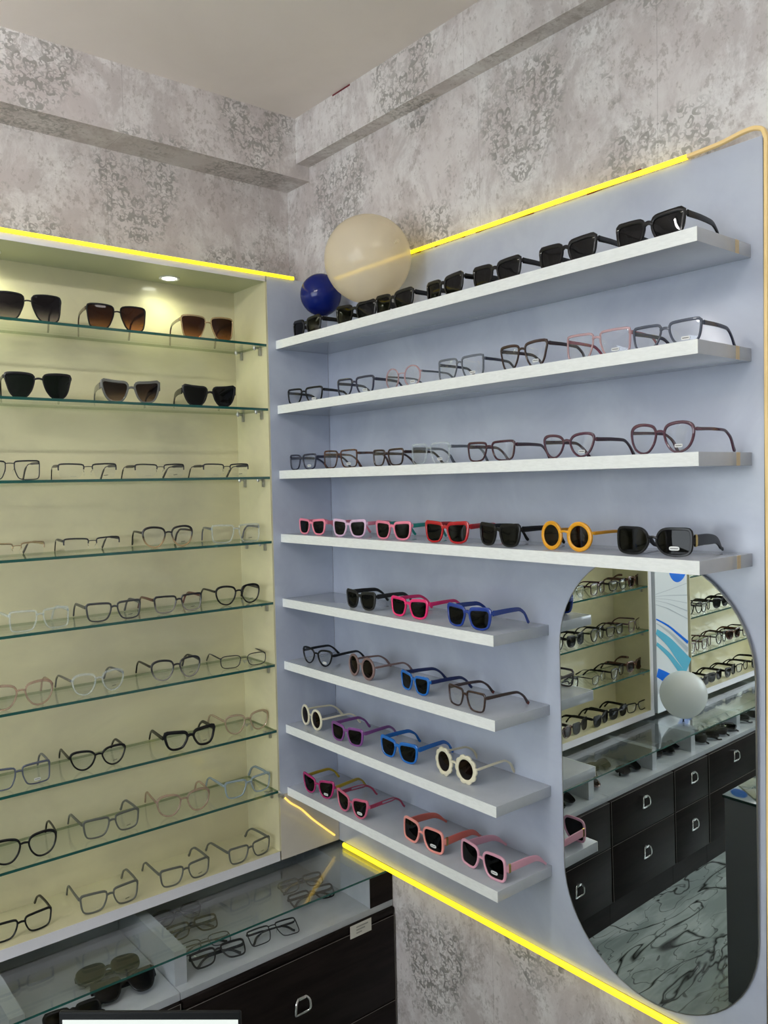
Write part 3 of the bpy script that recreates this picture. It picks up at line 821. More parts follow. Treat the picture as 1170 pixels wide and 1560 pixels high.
# poster between the cabinets
po = thing('poster', 'blue and white glossy poster between the two cabinets, seen in the mirror', 'poster', (-2.075, .0, ZB))
boxobj('backing_board', (-.13, .155, 0, .02, 0, ZTOP-ZB), pm('poster_white', (.85, .9, .93), .08, coat=.8), po)
M_pb = pm('poster_blue', (.0, .16, .80), .2, coat=.1); M_pc = pm('poster_cyan', (.12, .55, .78), .1, coat=.8); M_pg = pm('poster_pale', (.55, .62, .68), .1, coat=.8)
bm = bmesh.new(); lathe(bm, [(.085, -.0006), (.085, -.0001)], 36, center=(-.05, 0, .70), axis='y'); obj('blue_disc', bm, M_pb, po)
def streak(z0, z1, w0, w1, mat, nm, k=1.):
    bm = bmesh.new(); pts = catmull([(-.127, -.0005, z0), (-.04, -.0005, z0+(z1-z0)*.35), (.05, -.0005, z0+(z1-z0)*.7), (.152, -.0005, z1)], 4)
    n = len(pts); sweep(bm, pts, .0004, [w0+(w1-w0)*i/(n-1) for i in range(n)], seg=4); obj(nm, bm, mat, po)
for z0, z1, w0, w1, m_, nm in ((.18, .40, .10, .03, M_pc, 'cyan_streak'), (.30, .46, .02, .008, M_pb, 'blue_streak'), (.10, .34, .05, .02, M_pc, 'cyan_streak'), (.02, .2, .10, .05, M_pb, 'blue_streak'),
        (.46, .55, .006, .002, M_pg, 'grey_streak'), (.50, .56, .004, .002, M_pg, 'grey_streak'), (.54, .57, .006, .002, M_pg, 'grey_streak'), (.42, .53, .004, .004, M_pg, 'grey_streak'), (.6, .58, .003, .003, M_pg, 'grey_streak'), (.26, .44, .03, .004, M_pg, 'grey_streak')):
    streak(z0, z1, w0, w1, m_, nm)

# ------------------------------------------------------------------ counter
CY = -.25; TZ = .505; GZ = .602
bounds = [XW-.002, -.70, -1.155, -1.62, -1.907, -2.38, -2.85, -3.3]
ulab = ['dark wood drawer unit in the corner, white label on its top drawer', 'dark wood drawer unit with the olive sunglasses lying in its tray',
  'dark wood drawer unit seen in the middle of the mirror, two chrome handles', 'narrow dark drawer unit right of the middle one in the mirror',
  'dark drawer unit below the mirrored white balloon, right side', 'dark drawer unit near the far right of the mirror', 'last dark drawer unit toward the shop front']
def handle(x, z, parent):
    bm = bmesh.new(); pts = []
    for i in range(28):
        an = 2*PI*i/28; w = .025-.005*math.sin(an); pts.append((x + spow(math.cos(an), .55)*w, CY-.022-.004*math.cos(an*2), z + spow(math.sin(an), .6)*.024))
    sweep(bm, pts, .007, .006, up=Vector((0, 1, 0)), seg=10, pw=.7, closed=True)
    box(bm, x-.012, x+.012, CY-.024, CY-.0195, z+.018, z+.028, bev=.001)
    box(bm, x-.007, x+.007, CY-.020, CY-.0125, z+.019, z+.027, bev=.001)
    return obj('handle', bm, M_chrome, parent)
for k in range(7):
    x1, x0 = bounds[k], bounds[k+1]
    u = thing('drawer_cabinet', ulab[k], 'drawer unit', (0, 0, 0), 0, 'dark drawer units under the glass counter')
    g = .0008
    boxobj('body', (x0+g, x1-g, CY+.004, .21, FL, TZ-.02), M_wood, u)
    boxobj('tray_floor', (x0+g, x1-g, CY, .20, TZ-.0195, TZ), M_tray, u)
    boxobj('tray_back', (x0+g, x1-g, .16, .172, TZ+.0003, .598), M_tray, u)
    # drawers
    if k == 0: rows = [(.193, .462, .327), (-.02, .190, None)]; boxobj('top_rail', (x0+.003, x1-.003, CY-.010, CY+.0035, .465, .484), M_wood, u, bev=.001)
    else: rows = [(.302, .484, .42), (.07, .299, .205)]
    for (z0, z1, zh) in rows:
        dr = boxobj('drawer', (x0+.004, x1-.004, CY-.012, CY+.0035, z0, z1), M_wood, u, bev=.0012)
        if zh: handle((x0+x1)/2, zh, dr)
        boxobj('groove', (x0+.004, x1-.004, CY-.0125, CY-.0121, z1-.0016, z1-.0004), M_line, dr)
        boxobj('groove', (x1-.0060, x1-.0045, CY-.0125, CY-.0121, z0, z1), M_line, dr)
    # partition at the left end of this unit's tray
    px = [-.70, -1.09, -1.54, -1.853, -2.27, -2.80, -3.28][k]
    boxobj('partition', (px-.016+(-.0) if px-.016 > x0+g else x0+g, (px-.016 if px-.016 > x0+g else x0+g)+.034, CY+.03, .158, TZ+.0004, .598), M_tray, u)
    if k == 0:
        boxobj('end_panel', (-.07, x1-g, CY+.001, .158, TZ+.0004, .598), M_tray, u)
        boxobj('end_panel_front', (-.07, x1-g, CY-.001, CY+.0008, TZ+.0004, .598), M_wood, u)
        lb = boxobj('price_label', (-.158, -.077, CY-.0132, CY-.0127, .447, .486), M_label, u)
        for q in range(3):
            boxobj('print', (-.135, -.09-.012*q, CY-.0136, CY-.0133, .474-.009*q, .478-.009*q), M_greyink, lb)
gt = thing('glass_counter_top', 'long clear green-edged glass sheet covering the display trays', 'counter top', (0, 0, GZ))
bm = bmesh.new(); box(bm, -3.3, XW-.002, CY-.002, .155, -.003, .003)
for f in bm.faces: f.material_index = 0 if abs(f.normal.z) > .5 else 1
obj('glass_pane', bm, [M_topglass, M_glassedge], gt, smooth=False)

# ------------------------------------------------------------------ desk with monitor
dk = thing('service_desk', 'grey service desk with a dark glass top at the mirror right edge', 'desk', (-1.33, -1.35, FL))
boxobj('body', (-.27, .28, -.55, .55, 0, .72), M_desk, dk, bev=.002)
boxobj('glass_top', (-.29, .285, -.56, .555, .7205, .730), M_deskglass, dk, bev=.001)
# small monitor, black bezel, white screen, facing the camera
mon = thing('monitor', 'small black-framed monitor with a bright white screen on the desk', 'monitor', (-1.130, -1.0925, .7005))
mon.rotation_euler = (0, 0, R(-41.2))
mw, mh, mz = .132, .248, .115
boxobj('bezel', (-mw, mw, -.008, -.001, mz, mz+mh), M_blackmatte, mon, bev=.0025)
boxobj('back_shell', (-.09, .09, -.0009, .0105, mz+.03, mz+mh-.05), M_blackmatte, mon, bev=.003)
boxobj('screen', (-mw+.006, mw-.004, -.0095, -.0085, mz+.012, mz+mh-.0105), M_screen, mon)
boxobj('stand_post', (-.02, .02, .011, .024, .008, mz+.1), M_blackmatte, mon, bev=.002)
boxobj('base', (-.08, .08, -.05, .07, 0, .008), M_blackmatte, mon, bev=.002)

# ------------------------------------------------------------------ balloons
def latex(name, col, t, rough=.2, sss=0):
    m, nt, b = nmat(name); N = NT(nt)
    b.inputs['Base Color'].default_value = (*col, 1); b.inputs['Roughness'].default_value = rough; b.inputs['Coat Weight'].default_value = .5
    b.inputs['Coat Roughness'].default_value = .12
    tl = N.n('ShaderNodeBsdfTranslucent'); tl.inputs[0].default_value = (*col, 1)
    tr = N.n('ShaderNodeBsdfTransparent'); tr.inputs[0].default_value = (*col, 1)
    out = nt.nodes['Material Output']
    m1 = N.n('ShaderNodeMixShader'); m1.inputs[0].default_value = .45; N.l(b.outputs[0], m1.inputs[1]); N.l(tl.outputs[0], m1.inputs[2])
    m2 = N.n('ShaderNodeMixShader'); m2.inputs[0].default_value = t; N.l(m1.outputs[0], m2.inputs[1]); N.l(tr.outputs[0], m2.inputs[2])
    N.l(m2.outputs[0], out.inputs[0]); return m
def balloon(loc, r, mat, label, direction, kn=None):
    b = thing('balloon', label, 'balloon', loc, 0, None)
    bm = bmesh.new(); prof = []
    n = 28
    for i in range(n+1):
        an = PI*i/n; rr = r*math.sin(an); z = r*math.cos(an)
        if z < 0: z *= 1.06; rr *= 1 - .05*(i/n-.5)*2
        prof.append((max(rr, .0006), z))
    lathe(bm, prof, 40)
    obj('skin', bm, mat, b)
    bm = bmesh.new(); lathe(bm, [(.0045, -r*1.05), (.0025, -r*1.06-.003), (.0045, -r*1.06-.006), (.0022, -r*1.06-.008), (.006, -r*1.06-.014), (.0055, -r*1.06-.0145)], 16)
    obj('knot', bm, kn or mat, b)
    b.rotation_euler = Vector((0, 0, -1)).rotation_difference(Vector(direction).normalized()).to_euler()
    return b
balloon((-.14, -.394, 2.441), .121, latex('cream_latex', (1., .93, .78), .36), 'large translucent cream balloon hanging above the top shelf by the corner', (-.05, -.98, .12))
balloon((-.098, -.106, 2.402), .064, latex('blue_latex', (.003, .02, .27), .08, .15), 'small royal blue balloon tucked behind the big cream balloon', (.6, .5, -.6))
wb = balloon((-1.94, -.125, .735), .108, latex('white_latex', (.86, .88, .86), .0, .35), 'white balloon resting on the glass counter, seen in the mirror', (.12, -.05, -1), M_black)

# ------------------------------------------------------------------ glasses on the white shelves
# measured stance of every pair: place along the shelf, setback from its edge, turn in degrees, width
STANCE = iter([(-0.112, 0.035, -1.5, 0.156), (-0.359, 0.035, 8.5, 0.159), (-0.526, 0.035, 0.3, 0.157), (-0.719, 0.035, -7.8, 0.155), (-0.894, 0.035, -1.4, 0.156), (-1.098, 0.035, -0.9, 0.156), (-1.297, 0.035, -0.7, 0.156), (-0.096, 0.034, 11.4, 0.152), (-0.350, 0.035, 7.0, 0.151), (-0.556, 0.035, -1.4, 0.145), (-0.773, 0.035, 3.3, 0.150), (-0.973, 0.035, -2.9, 0.148), (-1.175, 0.035, 5.0, 0.151), (-1.332, 0.035, 0.7, 0.149), (-0.074, 0.035, 1.4, 0.141), (-0.270, 0.035, 5.1, 0.147), (-0.487, 0.035, -4.5, 0.145), (-0.657, 0.035, -1.8, 0.149), (-0.868, 0.035, 1.8, 0.150), (-1.095, 0.035, -3.4, 0.145), (-1.319, 0.035, -4.8, 0.149), (-0.122, 0.031, 2.4, 0.135), (-0.313, 0.030, 6.0, 0.142), (-0.511, 0.029, 3.3, 0.141), (-0.720, 0.027, 2.7, 0.152), (-0.895, 0.030, -8.0, 0.149), (-1.092, 0.026, -3.6, 0.144), (-1.298, 0.038, 3.7, 0.164), (-0.358, 0.030, -2.7, 0.145), (-0.572, 0.027, 1.3, 0.147), (-0.796, 0.023, -0.6, 0.153), (-0.124, 0.037, 4.6, 0.144), (-0.353, 0.031, -4.5, 0.135), (-0.581, 0.033, -8.6, 0.138), (-0.787, 0.020, -6.1, 0.145), (-0.084, 0.036, -6.5, 0.135), (-0.286, 0.024, 3.0, 0.147), (-0.501, 0.040, 1.8, 0.153), (-0.712, 0.050, -2.1, 0.156), (-0.127, 0.027, 6.3, 0.148), (-0.315, 0.015, 0.1, 0.151), (-0.611, 0.024, -0.6, 0.161), (-0.817, 0.035, -3.1, 0.162), (-0.931, 0.034, -7.0, 0.171), (-0.693, 0.034, -6.6, 0.166), (-0.414, 0.034, -8.1, 0.166), (-0.911, 0.033, -7.8, 0.169), (-0.659, 0.034, -9.6, 0.168), (-0.414, 0.034, -11.3, 0.167), (-0.990, 0.035, -2.6, 0.152), (-0.789, 0.034, -7.0, 0.158), (-0.579, 0.035, -2.9, 0.151), (-0.364, 0.035, -4.3, 0.152), (-0.980, 0.035, 2.2, 0.147), (-0.784, 0.034, -5.1, 0.154), (-0.559, 0.039, -7.2, 0.153), (-0.338, 0.034, -11.3, 0.156), (-0.932, 0.023, -0.6, 0.154), (-0.732, 0.026, -4.7, 0.155), (-0.536, 0.032, -3.7, 0.150), (-0.334, 0.038, -6.8, 0.149), (-0.986, 0.025, -5.0, 0.164), (-0.778, 0.035, 0.9, 0.149), (-0.548, 0.034, -4.4, 0.154), (-0.322, 0.037, -8.8, 0.152), (-0.996, 0.035, -4.6, 0.160), (-0.784, 0.041, -5.7, 0.155), (-0.516, 0.023, -6.0, 0.162), (-0.311, 0.044, -4.5, 0.152), (-0.990, 0.031, -6.1, 0.166), (-0.754, 0.036, -1.5, 0.162), (-0.539, 0.031, -8.8, 0.163), (-0.321, 0.030, -2.4, 0.162), (-1.005, 0.031, 0.3, 0.162), (-0.775, 0.014, -3.6, 0.165), (-0.549, 0.008, -1.6, 0.159), (-0.331, 0.008, 2.7, 0.154),])
def put(shelf, z, s, m, th, W, shape, fm, label, kind='eyeglasses', grp=None, **kw):
    s, m, th, W = next(STANCE); m = max(m, .012)
    if kind == 'sunglasses' and 'lm' not in kw: kw['lm'] = 'black'
    g = make_glasses(kind, label, 'sunglasses' if kind == 'sunglasses' else 'eyeglasses', shape, W, fm, group=grp, **kw)
    place(g, shelf, s, m, th, z); return g
G0 = 'black sunglasses along the topmost shelf'
lb0 = ['black sunglasses at the left end of the top shelf, under the blue balloon', 'black sunglasses second from left on top shelf, just under the cream balloon',
  'third black sunglasses from left on the top shelf, right side of cream balloon', 'black sunglasses in the middle of the top shelf, fourth of seven',
  'fifth black sunglasses from the left on the top shelf', 'sixth black sunglasses on the top shelf, next to the last pair', 'rightmost and largest-looking black sunglasses at the end of the top shelf']
for (s, th), lb in zip([(-.112, 6), (-.360, 12), (-.526, 4.3), (-.720, -5), (-.894, 3.1), (-1.099, 4.7), (-1.297, 6.4)], lb0):
    put('R', ZR[0], s, .030, th, .145, 'wayfarer', 'black', lb, 'sunglasses', G0, rivet=True)
G1 = 'eyeglasses along the second long shelf'
for (s, th, W, shp, fm, kw, lb) in [
  (-.096, 15, .139, 'rect', 'black', dict(sticker='white'), 'black rectangular eyeglasses at the left end of the second white shelf'),
  (-.351, 12, .138, 'wayslim', 'navy', dict(sticker='white'), 'dark navy square eyeglasses second from left on the second white shelf'),
  (-.556, 2.3, .135, 'roundclr', 'clearpink', dict(tm='greyclear', sticker='white'), 'round pinkish-crystal eyeglasses on the second white shelf'),
  (-.773, 9, .138, 'square', 'greyclear', dict(tm='navy', sticker='white'), 'grey see-through square eyeglasses in the middle of the second white shelf'),
  (-.973, 2, .138, 'keyhole', 'brown', dict(sticker='white'), 'dark brown eyeglasses left of the pink pair, second white shelf'),
  (-1.175, 12, .139, 'square', 'clearpink', dict(tm='roseclear', sticker='white'), 'pink crystal eyeglasses with rose temples on the second white shelf'),
  (-1.333, 8.9, .139, 'rect', 'slate', dict(tm='navy', sticker='white'), 'slate-grey rectangular eyeglasses with navy temples at the shelf right end')]:
    put('R', ZR[1], s, .032, th, W, shp, fm, lb, 'eyeglasses', G1, **kw)
G2 = 'eyeglasses along the third long shelf'
for (s, th, W, shp, fm, kw, lb) in [
  (-.075, 4.8, .130, 'wayslim', 'navy', dict(sticker='white'), 'small navy eyeglasses at the left end of the third white shelf'),
  (-.270, 9.7, .135, 'square', 'tort', dict(sticker='white'), 'tortoise square eyeglasses second from left on the third white shelf'),
  (-.487, -1.7, .135, 'rect', 'brown', dict(), 'dark brown rectangular eyeglasses left of the crystal pair, third white shelf'),
  (-.658, 2, .138, 'square', 'clear', dict(tm='greyclear', sticker='white'), 'colourless crystal eyeglasses on the third white shelf'),
  (-.868, 7.4, .138, 'rect', 'wine', dict(), 'wine-brown rectangular eyeglasses right of the crystal pair, third white shelf'),
  (-1.096, 1.3, .135, 'oval', 'plum', dict(tm='wine', sticker='white'), 'plum oval eyeglasses second from right on the third white shelf'),
  (-1.319, .5, .140, 'panto', 'plum', dict(sticker='white'), 'plum rounded eyeglasses at the right end of the third white shelf')]:
    put('R', ZR[2], s, .030, th, W, shp, fm, lb, 'eyeglasses', G2, **kw)
G3 = 'sunglasses along the fourth long shelf'
for (s, m, th, W, shp, fm, kw, lb) in [
  (-.122, .031, 6, .125, 'kid', 'pink', dict(), 'small pink sunglasses at the left end of the fourth white shelf'),
  (-.313, .030, 11, .130, 'kid', 'lilacpink', dict(tm='pink'), 'pale lilac-pink sunglasses second from left on the fourth white shelf'),
  (-.511, .029, 8, .130, 'kid', 'pink', dict(tm='teal'), 'pink sunglasses with teal temples on the fourth white shelf'),
  (-.720, .027, 7.9, .140, 'wayfarer', 'red', dict(), 'glossy red sunglasses between the pink and the black pair'),
  (-.896, .030, -4, .140, 'wayfarer', 'black', dict(), 'black sunglasses between the red pair and the yellow round pair'),
  (-1.093, .026, .9, .135, 'round', 'mustard', dict(lm='brown'), 'mustard yellow round sunglasses on the fourth white shelf'),
  (-1.299, .036, 12, .151, 'overrect', 'black', dict(sticker='pill', gold=True), 'oversized black sunglasses with gold hinge bar at the right end')]:
    put('R', ZR[3], s, m, th, W, shp, fm, lb, 'sunglasses', G3, **kw)
G4 = 'sunglasses on the upper short shelf'
for (s, m, th, W, shp, fm, kw, lb) in [
  (-.358, .030, .2, .135, 'wayfarer', 'mblack', dict(), 'matte black sunglasses left of the hot pink pair'),
  (-.572, .027, 5.9, .136, 'kid', 'hotpink', dict(), 'hot pink sunglasses between black and blue pairs on a short shelf'),
  (-.796, .023, 3.8, .142, 'wayfarer', 'dkblue', dict(), 'royal blue sunglasses at the end of the upper short shelf')]:
    put('R', ZR[4], s, m, th, W, shp, fm, lb, 'sunglasses', G4, **kw)
G5 = 'glasses on the second short shelf'
put('R', ZR[5], -.124, .037, 8.8, .132, 'oval', 'black', 'black eyeglasses with clear lenses above the cream round sunglasses', 'eyeglasses', G5, sticker='white', splay=.02)
put('R', ZR[5], -.353, .031, -1.7, .125, 'roundthin', 'taupe', 'brown round sunglasses beside the black clear-lens eyeglasses', 'sunglasses', G5, lm='brown')
put('R', ZR[5], -.581, .033, -6.6, .130, 'kid', 'blue', 'small bright blue sunglasses with navy temples, beside the brown round pair', 'sunglasses', G5, tm='navyt')
put('R', ZR[5], -.788, .022, -2.9, .135, 'wayslim', 'brown', 'dark brown clear-lens eyeglasses with red temple tips at shelf end', 'eyeglasses', G5, tipmat='redbrown', splay=.03)
G6 = 'sunglasses on the third short shelf'
put('R', ZR[6], -.084, .036, -4.4, .125, 'roundthin', 'cream', 'cream round sunglasses at the left end of a short shelf', 'sunglasses', G6, lm='brown')
put('R', ZR[6], -.286, .026, 7.1, .136, 'kid', 'purple', 'purple sunglasses between the cream round and the blue pair', 'sunglasses', G6)
put('R', ZR[6], -.501, .040, 6.1, .141, 'wayfarer', 'blue', 'bright blue sunglasses left of the cream flower pair', 'sunglasses', G6)
put('R', ZR[6], -.712, .050, 1.5, .145, 'flower', 'cream', 'cream flower-shaped sunglasses at the right end of a short shelf', 'sunglasses', G6, lm='brown')
G7 = 'pink sunglasses on the lowest shelf'
put('R', ZR[7], -.128, .030, 10.7, .136, 'kidcat', 'magenta', 'magenta sunglasses with yellow temples at the lowest shelf left end', 'sunglasses', G7, tm='yellowt', sticker='white')
put('R', ZR[7], -.315, .020, 3.8, .139, 'kidcat', 'rose', 'rose pink sunglasses with cut-out temples on the lowest shelf', 'sunglasses', G7, tm='rosetemple', cutout=True, sticker='pill')
put('R', ZR[7], -.612, .028, 3.9, .147, 'oversq', 'salmon', 'oversized salmon square sunglasses on the lowest shelf', 'sunglasses', G7, tm='coral', gold=True, sticker='pill')
put('R', ZR[7], -.817, .038, 1., .150, 'oversq', 'babypink', 'oversized baby pink square sunglasses at the lowest shelf right end', 'sunglasses', G7, gold=True, sticker='pill')

# ------------------------------------------------------------------ glasses in the lit cabinet
rowsL = {
 0: [(-.933, .028, -14.8, .162, 'big', 'black', 'sunglasses', dict(lm='ggrey'), 'large dark sunglasses with grey fading lenses at the photo left edge'),
     (-.695, .031, -18.5, .156, 'big', 'black', 'sunglasses', dict(lm='gbrown', tm='tort'), 'large square sunglasses with brown fading lenses, middle of top glass shelf'),
     (-.416, .032, -21.9, .154, 'big', 'goldw', 'sunglasses', dict(lm='gbrown', tm='tort'), 'brown-lens sunglasses with gold trim at right of top glass shelf')],
 1: [(-.913, .029, -15.5, .160, 'keyhole', 'black', 'sunglasses', dict(lm='green'), 'black keyhole sunglasses with green-black lenses at left of second glass shelf'),
     (-.661, .030, -20.2, .157, 'bigcat', 'smoke', 'sunglasses', dict(lm='gtaupe'), 'grey see-through cat-eye sunglasses on the second glass shelf'),
     (-.416, .031, -24.1, .155, 'bigcat', 'black', 'sunglasses', dict(), 'thick black angular sunglasses at right of second glass shelf')],
 2: [(-.991, .032, -12.4, .145, 'metalbig', 'gun', 'eyeglasses', dict(), 'full-rim dark metal eyeglasses at left of third glass shelf'),
     (-.790, .031, -17.4, .148, 'halfrim', 'gun', 'eyeglasses', dict(sticker='ink'), 'black half-rim eyeglasses second from left on third glass shelf'),
     (-.580, .034, -15.3, .141, 'halfrim', 'gun', 'eyeglasses', dict(sticker='ink'), 'black half-rim eyeglasses third from left on third glass shelf'),
     (-.364, .034, -16.4, .140, 'halfrim', 'gun', 'eyeglasses', dict(sticker='ink'), 'black half-rim eyeglasses at right end of third glass shelf')],
 3: [(-.981, .034, -8.3, .140, 'halfrim', 'goldw', 'eyeglasses', dict(), 'pale gold half-rim eyeglasses at left edge of fourth glass shelf'),
     (-.786, .032, -16.6, .145, 'halfrim', 'gun', 'eyeglasses', dict(), 'dark half-rim eyeglasses alone beside the pale gold pair, fourth glass shelf'),
     (-.560, .037, -19.8, .142, 'panto', 'fade', 'eyeglasses', dict(sticker='ink', tm='black'), 'black-to-amber eyeglasses on the fourth glass shelf'),
     (-.340, .031, -24.6, .143, 'square', 'clear', 'eyeglasses', dict(tm='greyclear', sticker='ink'), 'colourless eyeglasses at right end of fourth glass shelf')],
 4: [(-.933, .024, -10.9, .146, 'square', 'clear', 'eyeglasses', dict(), 'colourless crystal eyeglasses at left of fifth glass shelf'),
     (-.733, .026, -16.1, .145, 'wayslim', 'dkgrey', 'eyeglasses', dict(sticker='ink'), 'dark grey square eyeglasses second from left on fifth glass shelf'),
     (-.537, .032, -15.7, .139, 'wayslim', 'fadegrey', 'eyeglasses', dict(tm='redbrown', sticker='ink'), 'black eyeglasses with red-brown temples on fifth glass shelf'),
     (-.335, .037, -19.6, .137, 'panto', 'black', 'eyeglasses', dict(sticker='ink'), 'black rounded eyeglasses at right end of fifth glass shelf')],
 5: [(-.987, .025, -12.4, .152, 'panto', 'peach', 'eyeglasses', dict(), 'peach crystal eyeglasses at left edge of sixth glass shelf'),
     (-.779, .035, -9.1, .140, 'panto', 'clear', 'eyeglasses', dict(tm='smoke', sticker='ink'), 'colourless eyeglasses with smoky temples on sixth glass shelf'),
     (-.548, .034, -16.0, .143, 'panto', 'fadegrey', 'eyeglasses', dict(tm='black', sticker='ink'), 'black-topped rounded eyeglasses on sixth glass shelf'),
     (-.323, .037, -21.3, .141, 'metal', 'gun', 'eyeglasses', dict(), 'thin dark rectangular metal eyeglasses at right end of sixth glass shelf')],
 6: [(-.997, .034, -11.5, .150, 'square', 'slate', 'eyeglasses', dict(sticker='white'), 'slate blue eyeglasses at left edge of seventh glass shelf'),
     (-.785, .040, -14.6, .147, 'oval', 'black', 'eyeglasses', dict(sticker='ink'), 'black eyeglasses left of the thick black pair, seventh glass shelf'),
     (-.517, .026, -16.9, .149, 'thick', 'black', 'eyeglasses', dict(sticker='ink'), 'thick-rimmed black eyeglasses on the seventh glass shelf'),
     (-.312, .043, -15.0, .139, 'panto', 'beige', 'eyeglasses', dict(), 'beige see-through eyeglasses at right end of seventh glass shelf')],
 7: [(-.991, .030, -11.8, .155, 'panto', 'black', 'eyeglasses', dict(), 'big round black eyeglasses at left of lowest glass shelf'),
     (-.755, .036, -10.7, .151, 'wayslim', 'grey', 'eyeglasses', dict(sticker='ink'), 'grey-green eyeglasses second from left on lowest glass shelf'),
     (-.540, .031, -18.4, .151, 'panto', 'peach', 'eyeglasses', dict(), 'faint pinkish crystal eyeglasses on lowest glass shelf'),
     (-.321, .030, -12.5, .146, 'wayslim', 'iceblue', 'eyeglasses', dict(), 'ice-blue crystal eyeglasses at right end of lowest glass shelf')],
 8: [(-1.006, .031, -6.5, .150, 'rect', 'black', 'eyeglasses', dict(), 'black rectangular eyeglasses on the cabinet floor, left edge'),
     (-.776, .020, -11.5, .152, 'wayslim', 'grey', 'eyeglasses', dict(sticker='ink'), 'grey eyeglasses on the cabinet floor, second from left'),
     (-.550, .018, -10.3, .147, 'wayslim', 'grey', 'eyeglasses', dict(sticker='ink'), 'grey eyeglasses on the cabinet floor, third from left'),
     (-.332, .018, -4.3, .141, 'wayslim', 'grey', 'eyeglasses', dict(sticker='ink'), 'grey eyeglasses on the cabinet floor, right end')],
}
for i, lst in rowsL.items():
    z = ZG[i] if i < 8 else ZBF
    for (s, m, th, W, shp, fm, kind, kw, lb) in lst:
        put('L', z, s, m, th, W, shp, fm, lb, kind, 'glasses in the lit cabinet', splay=.05 if i >= 4 else 0, **kw)

# ------------------------------------------------------------------ glasses that only the mirror shows
def copy_tree(root, label, group):
    c = root.copy(); COL.objects.link(c); c['label'] = label; c['group'] = group
    for ch in root.children:
        d = ch.copy(); COL.objects.link(d); d.parent = c
        for g in ch.children:
            e = g.copy(); COL.objects.link(e); e.parent = d
    return c
protos = {}
def proto(key):
    shp, fm, lm, tm, kind = key
    if key not in protos: protos[key] = (make_glasses(kind, 'x', kind, shp, .144, fm, tm=tm, lm=lm, n=32), False)
    return protos[key]
def mirrored(key, x, y, rz, z, label, group, tilt=0):
    p, used = proto(key)
    if used: o = copy_tree(p, label, group)
    else:
        o = p; protos[key] = (p, True); tag(o, label, 'sunglasses' if key[4] == 'sunglasses' else 'eyeglasses', group)
    o.location = (x, y, z); o.rotation_euler = (tilt, 0, rz); settle(o, z); return o
K1 = ('rect', 'black', 'clear', None, 'eyeglasses'); K2 = ('wayfarer', 'black', 'black', None, 'sunglasses'); K3 = ('square', 'wine', 'clear', None, 'eyeglasses')
K4 = ('panto', 'black', 'clear', None, 'eyeglasses'); K5 = ('wayfarer', 'tort', 'brown', None, 'sunglasses'); K6 = ('square', 'clear', 'clear', None, 'eyeglasses'); K7 = ('metal', 'gun', 'clear', None, 'eyeglasses')
words_ = {K1: 'black rectangular eyeglasses', K2: 'black sunglasses', K3: 'wine-red eyeglasses', K4: 'black rounded eyeglasses', K5: 'brown tortoise sunglasses', K6: 'crystal eyeglasses', K7: 'thin metal eyeglasses'}
rowname = {5: 'topmost mirrored shelf', 6: 'second mirrored shelf', 7: 'third mirrored shelf', 8: 'mirrored cabinet floor'}
ordn = ['first', 'second', 'third', 'fourth', 'fifth', 'sixth', 'seventh']
m1 = {5: [(-1.36, K6), (-1.53, K3), (-1.675, K1), (-1.815, K5)], 6: [(-1.20, K4), (-1.36, K2), (-1.51, K4), (-1.65, K1), (-1.80, K3)],
      7: [(-1.30, K4), (-1.52, K7), (-1.655, K1), (-1.80, K5)], 8: [(-1.23, K5), (-1.375, K2), (-1.52, K2), (-1.66, K2), (-1.80, K1)]}
for i, lst in m1.items():
    z = ZG[i] if i < 8 else ZBF
    for k, (x, key) in enumerate(lst):
        mirrored(key, x, .032+.006*(k % 2), R(random.uniform(-14, 6)), z, '%s, %s from left on the %s, near cabinet' % (words_[key], ordn[k], rowname[i]), 'glasses of the near cabinet shown in the mirror')
m2 = {5: [(-2.34, K1), (-2.49, K2)], 6: [(-2.33, K4), (-2.46, K1), (-2.60, K2), (-2.74, K1)], 7: [(-2.33, K3), (-2.46, K3), (-2.60, K4), (-2.74, K5), (-2.88, K1)],
      8: [(-2.40, K2), (-2.54, K2), (-2.69, K2), (-2.83, K1), (-2.97, K2)]}
for i, lst in m2.items():
    z = ZG[i] if i < 8 else ZBF
    for k, (x, key) in enumerate(lst):
        mirrored(key, x, .032+.006*(k % 2), R(random.uniform(-14, 6)), z, '%s, %s from left on the %s, bright far cabinet' % (words_[key], ordn[k], rowname[i]), 'glasses of the far cabinet shown in the mirror')

# ------------------------------------------------------------------ glasses lying in the counter trays
def tray(x, y, rz, W, shp, fm, label, kind='eyeglasses', tilt=-62, fold=True, **kw):
    if kind == 'sunglasses' and 'lm' not in kw: kw['lm'] = 'black'
    if kw.get('n') is None: W *= 1.12
    g = make_glasses(kind, label, kind, shp, W, fm, fold=fold, group='glasses lying in the counter trays', **kw)
    g.rotation_euler = Matrix.Rotation(R(rz), 3, 'Z').to_4x4().to_3x3().__matmul__(Matrix.Rotation(R(tilt), 3, 'X')).to_euler()
    g.location = (x, y, TZ); settle(g, TZ); return g
tray(-.555, .045, -6, .138, 'oval', 'dkgrey', 'hindmost dark eyeglasses in the corner tray, left stack under the glass')
tray(-.552, -.045, -6, .140, 'rect', 'black', 'black eyeglasses second from the back in the left row of the tray')
tray(-.562, -.135, -8, .138, 'metal', 'gun', 'thin wire-rim eyeglasses in the left row of the corner tray')
tray(-.560, -.218, -8, .142, 'rect', 'mblack', 'front black eyeglasses in the corner tray, at the glass edge')
tray(-.385, -.220, -8, .138, 'metalbig', 'gun', 'dark metal eyeglasses lying at the tray front beside the black pair')
tray(-.165, -.035, -8, .138, 'rect', 'dkgrey', 'dark eyeglasses at the back of the corner tray, right side')
tray(-.185, -.125, -8, .140, 'rect', 'black', 'black eyeglasses at right of the tray, in front of another pair')
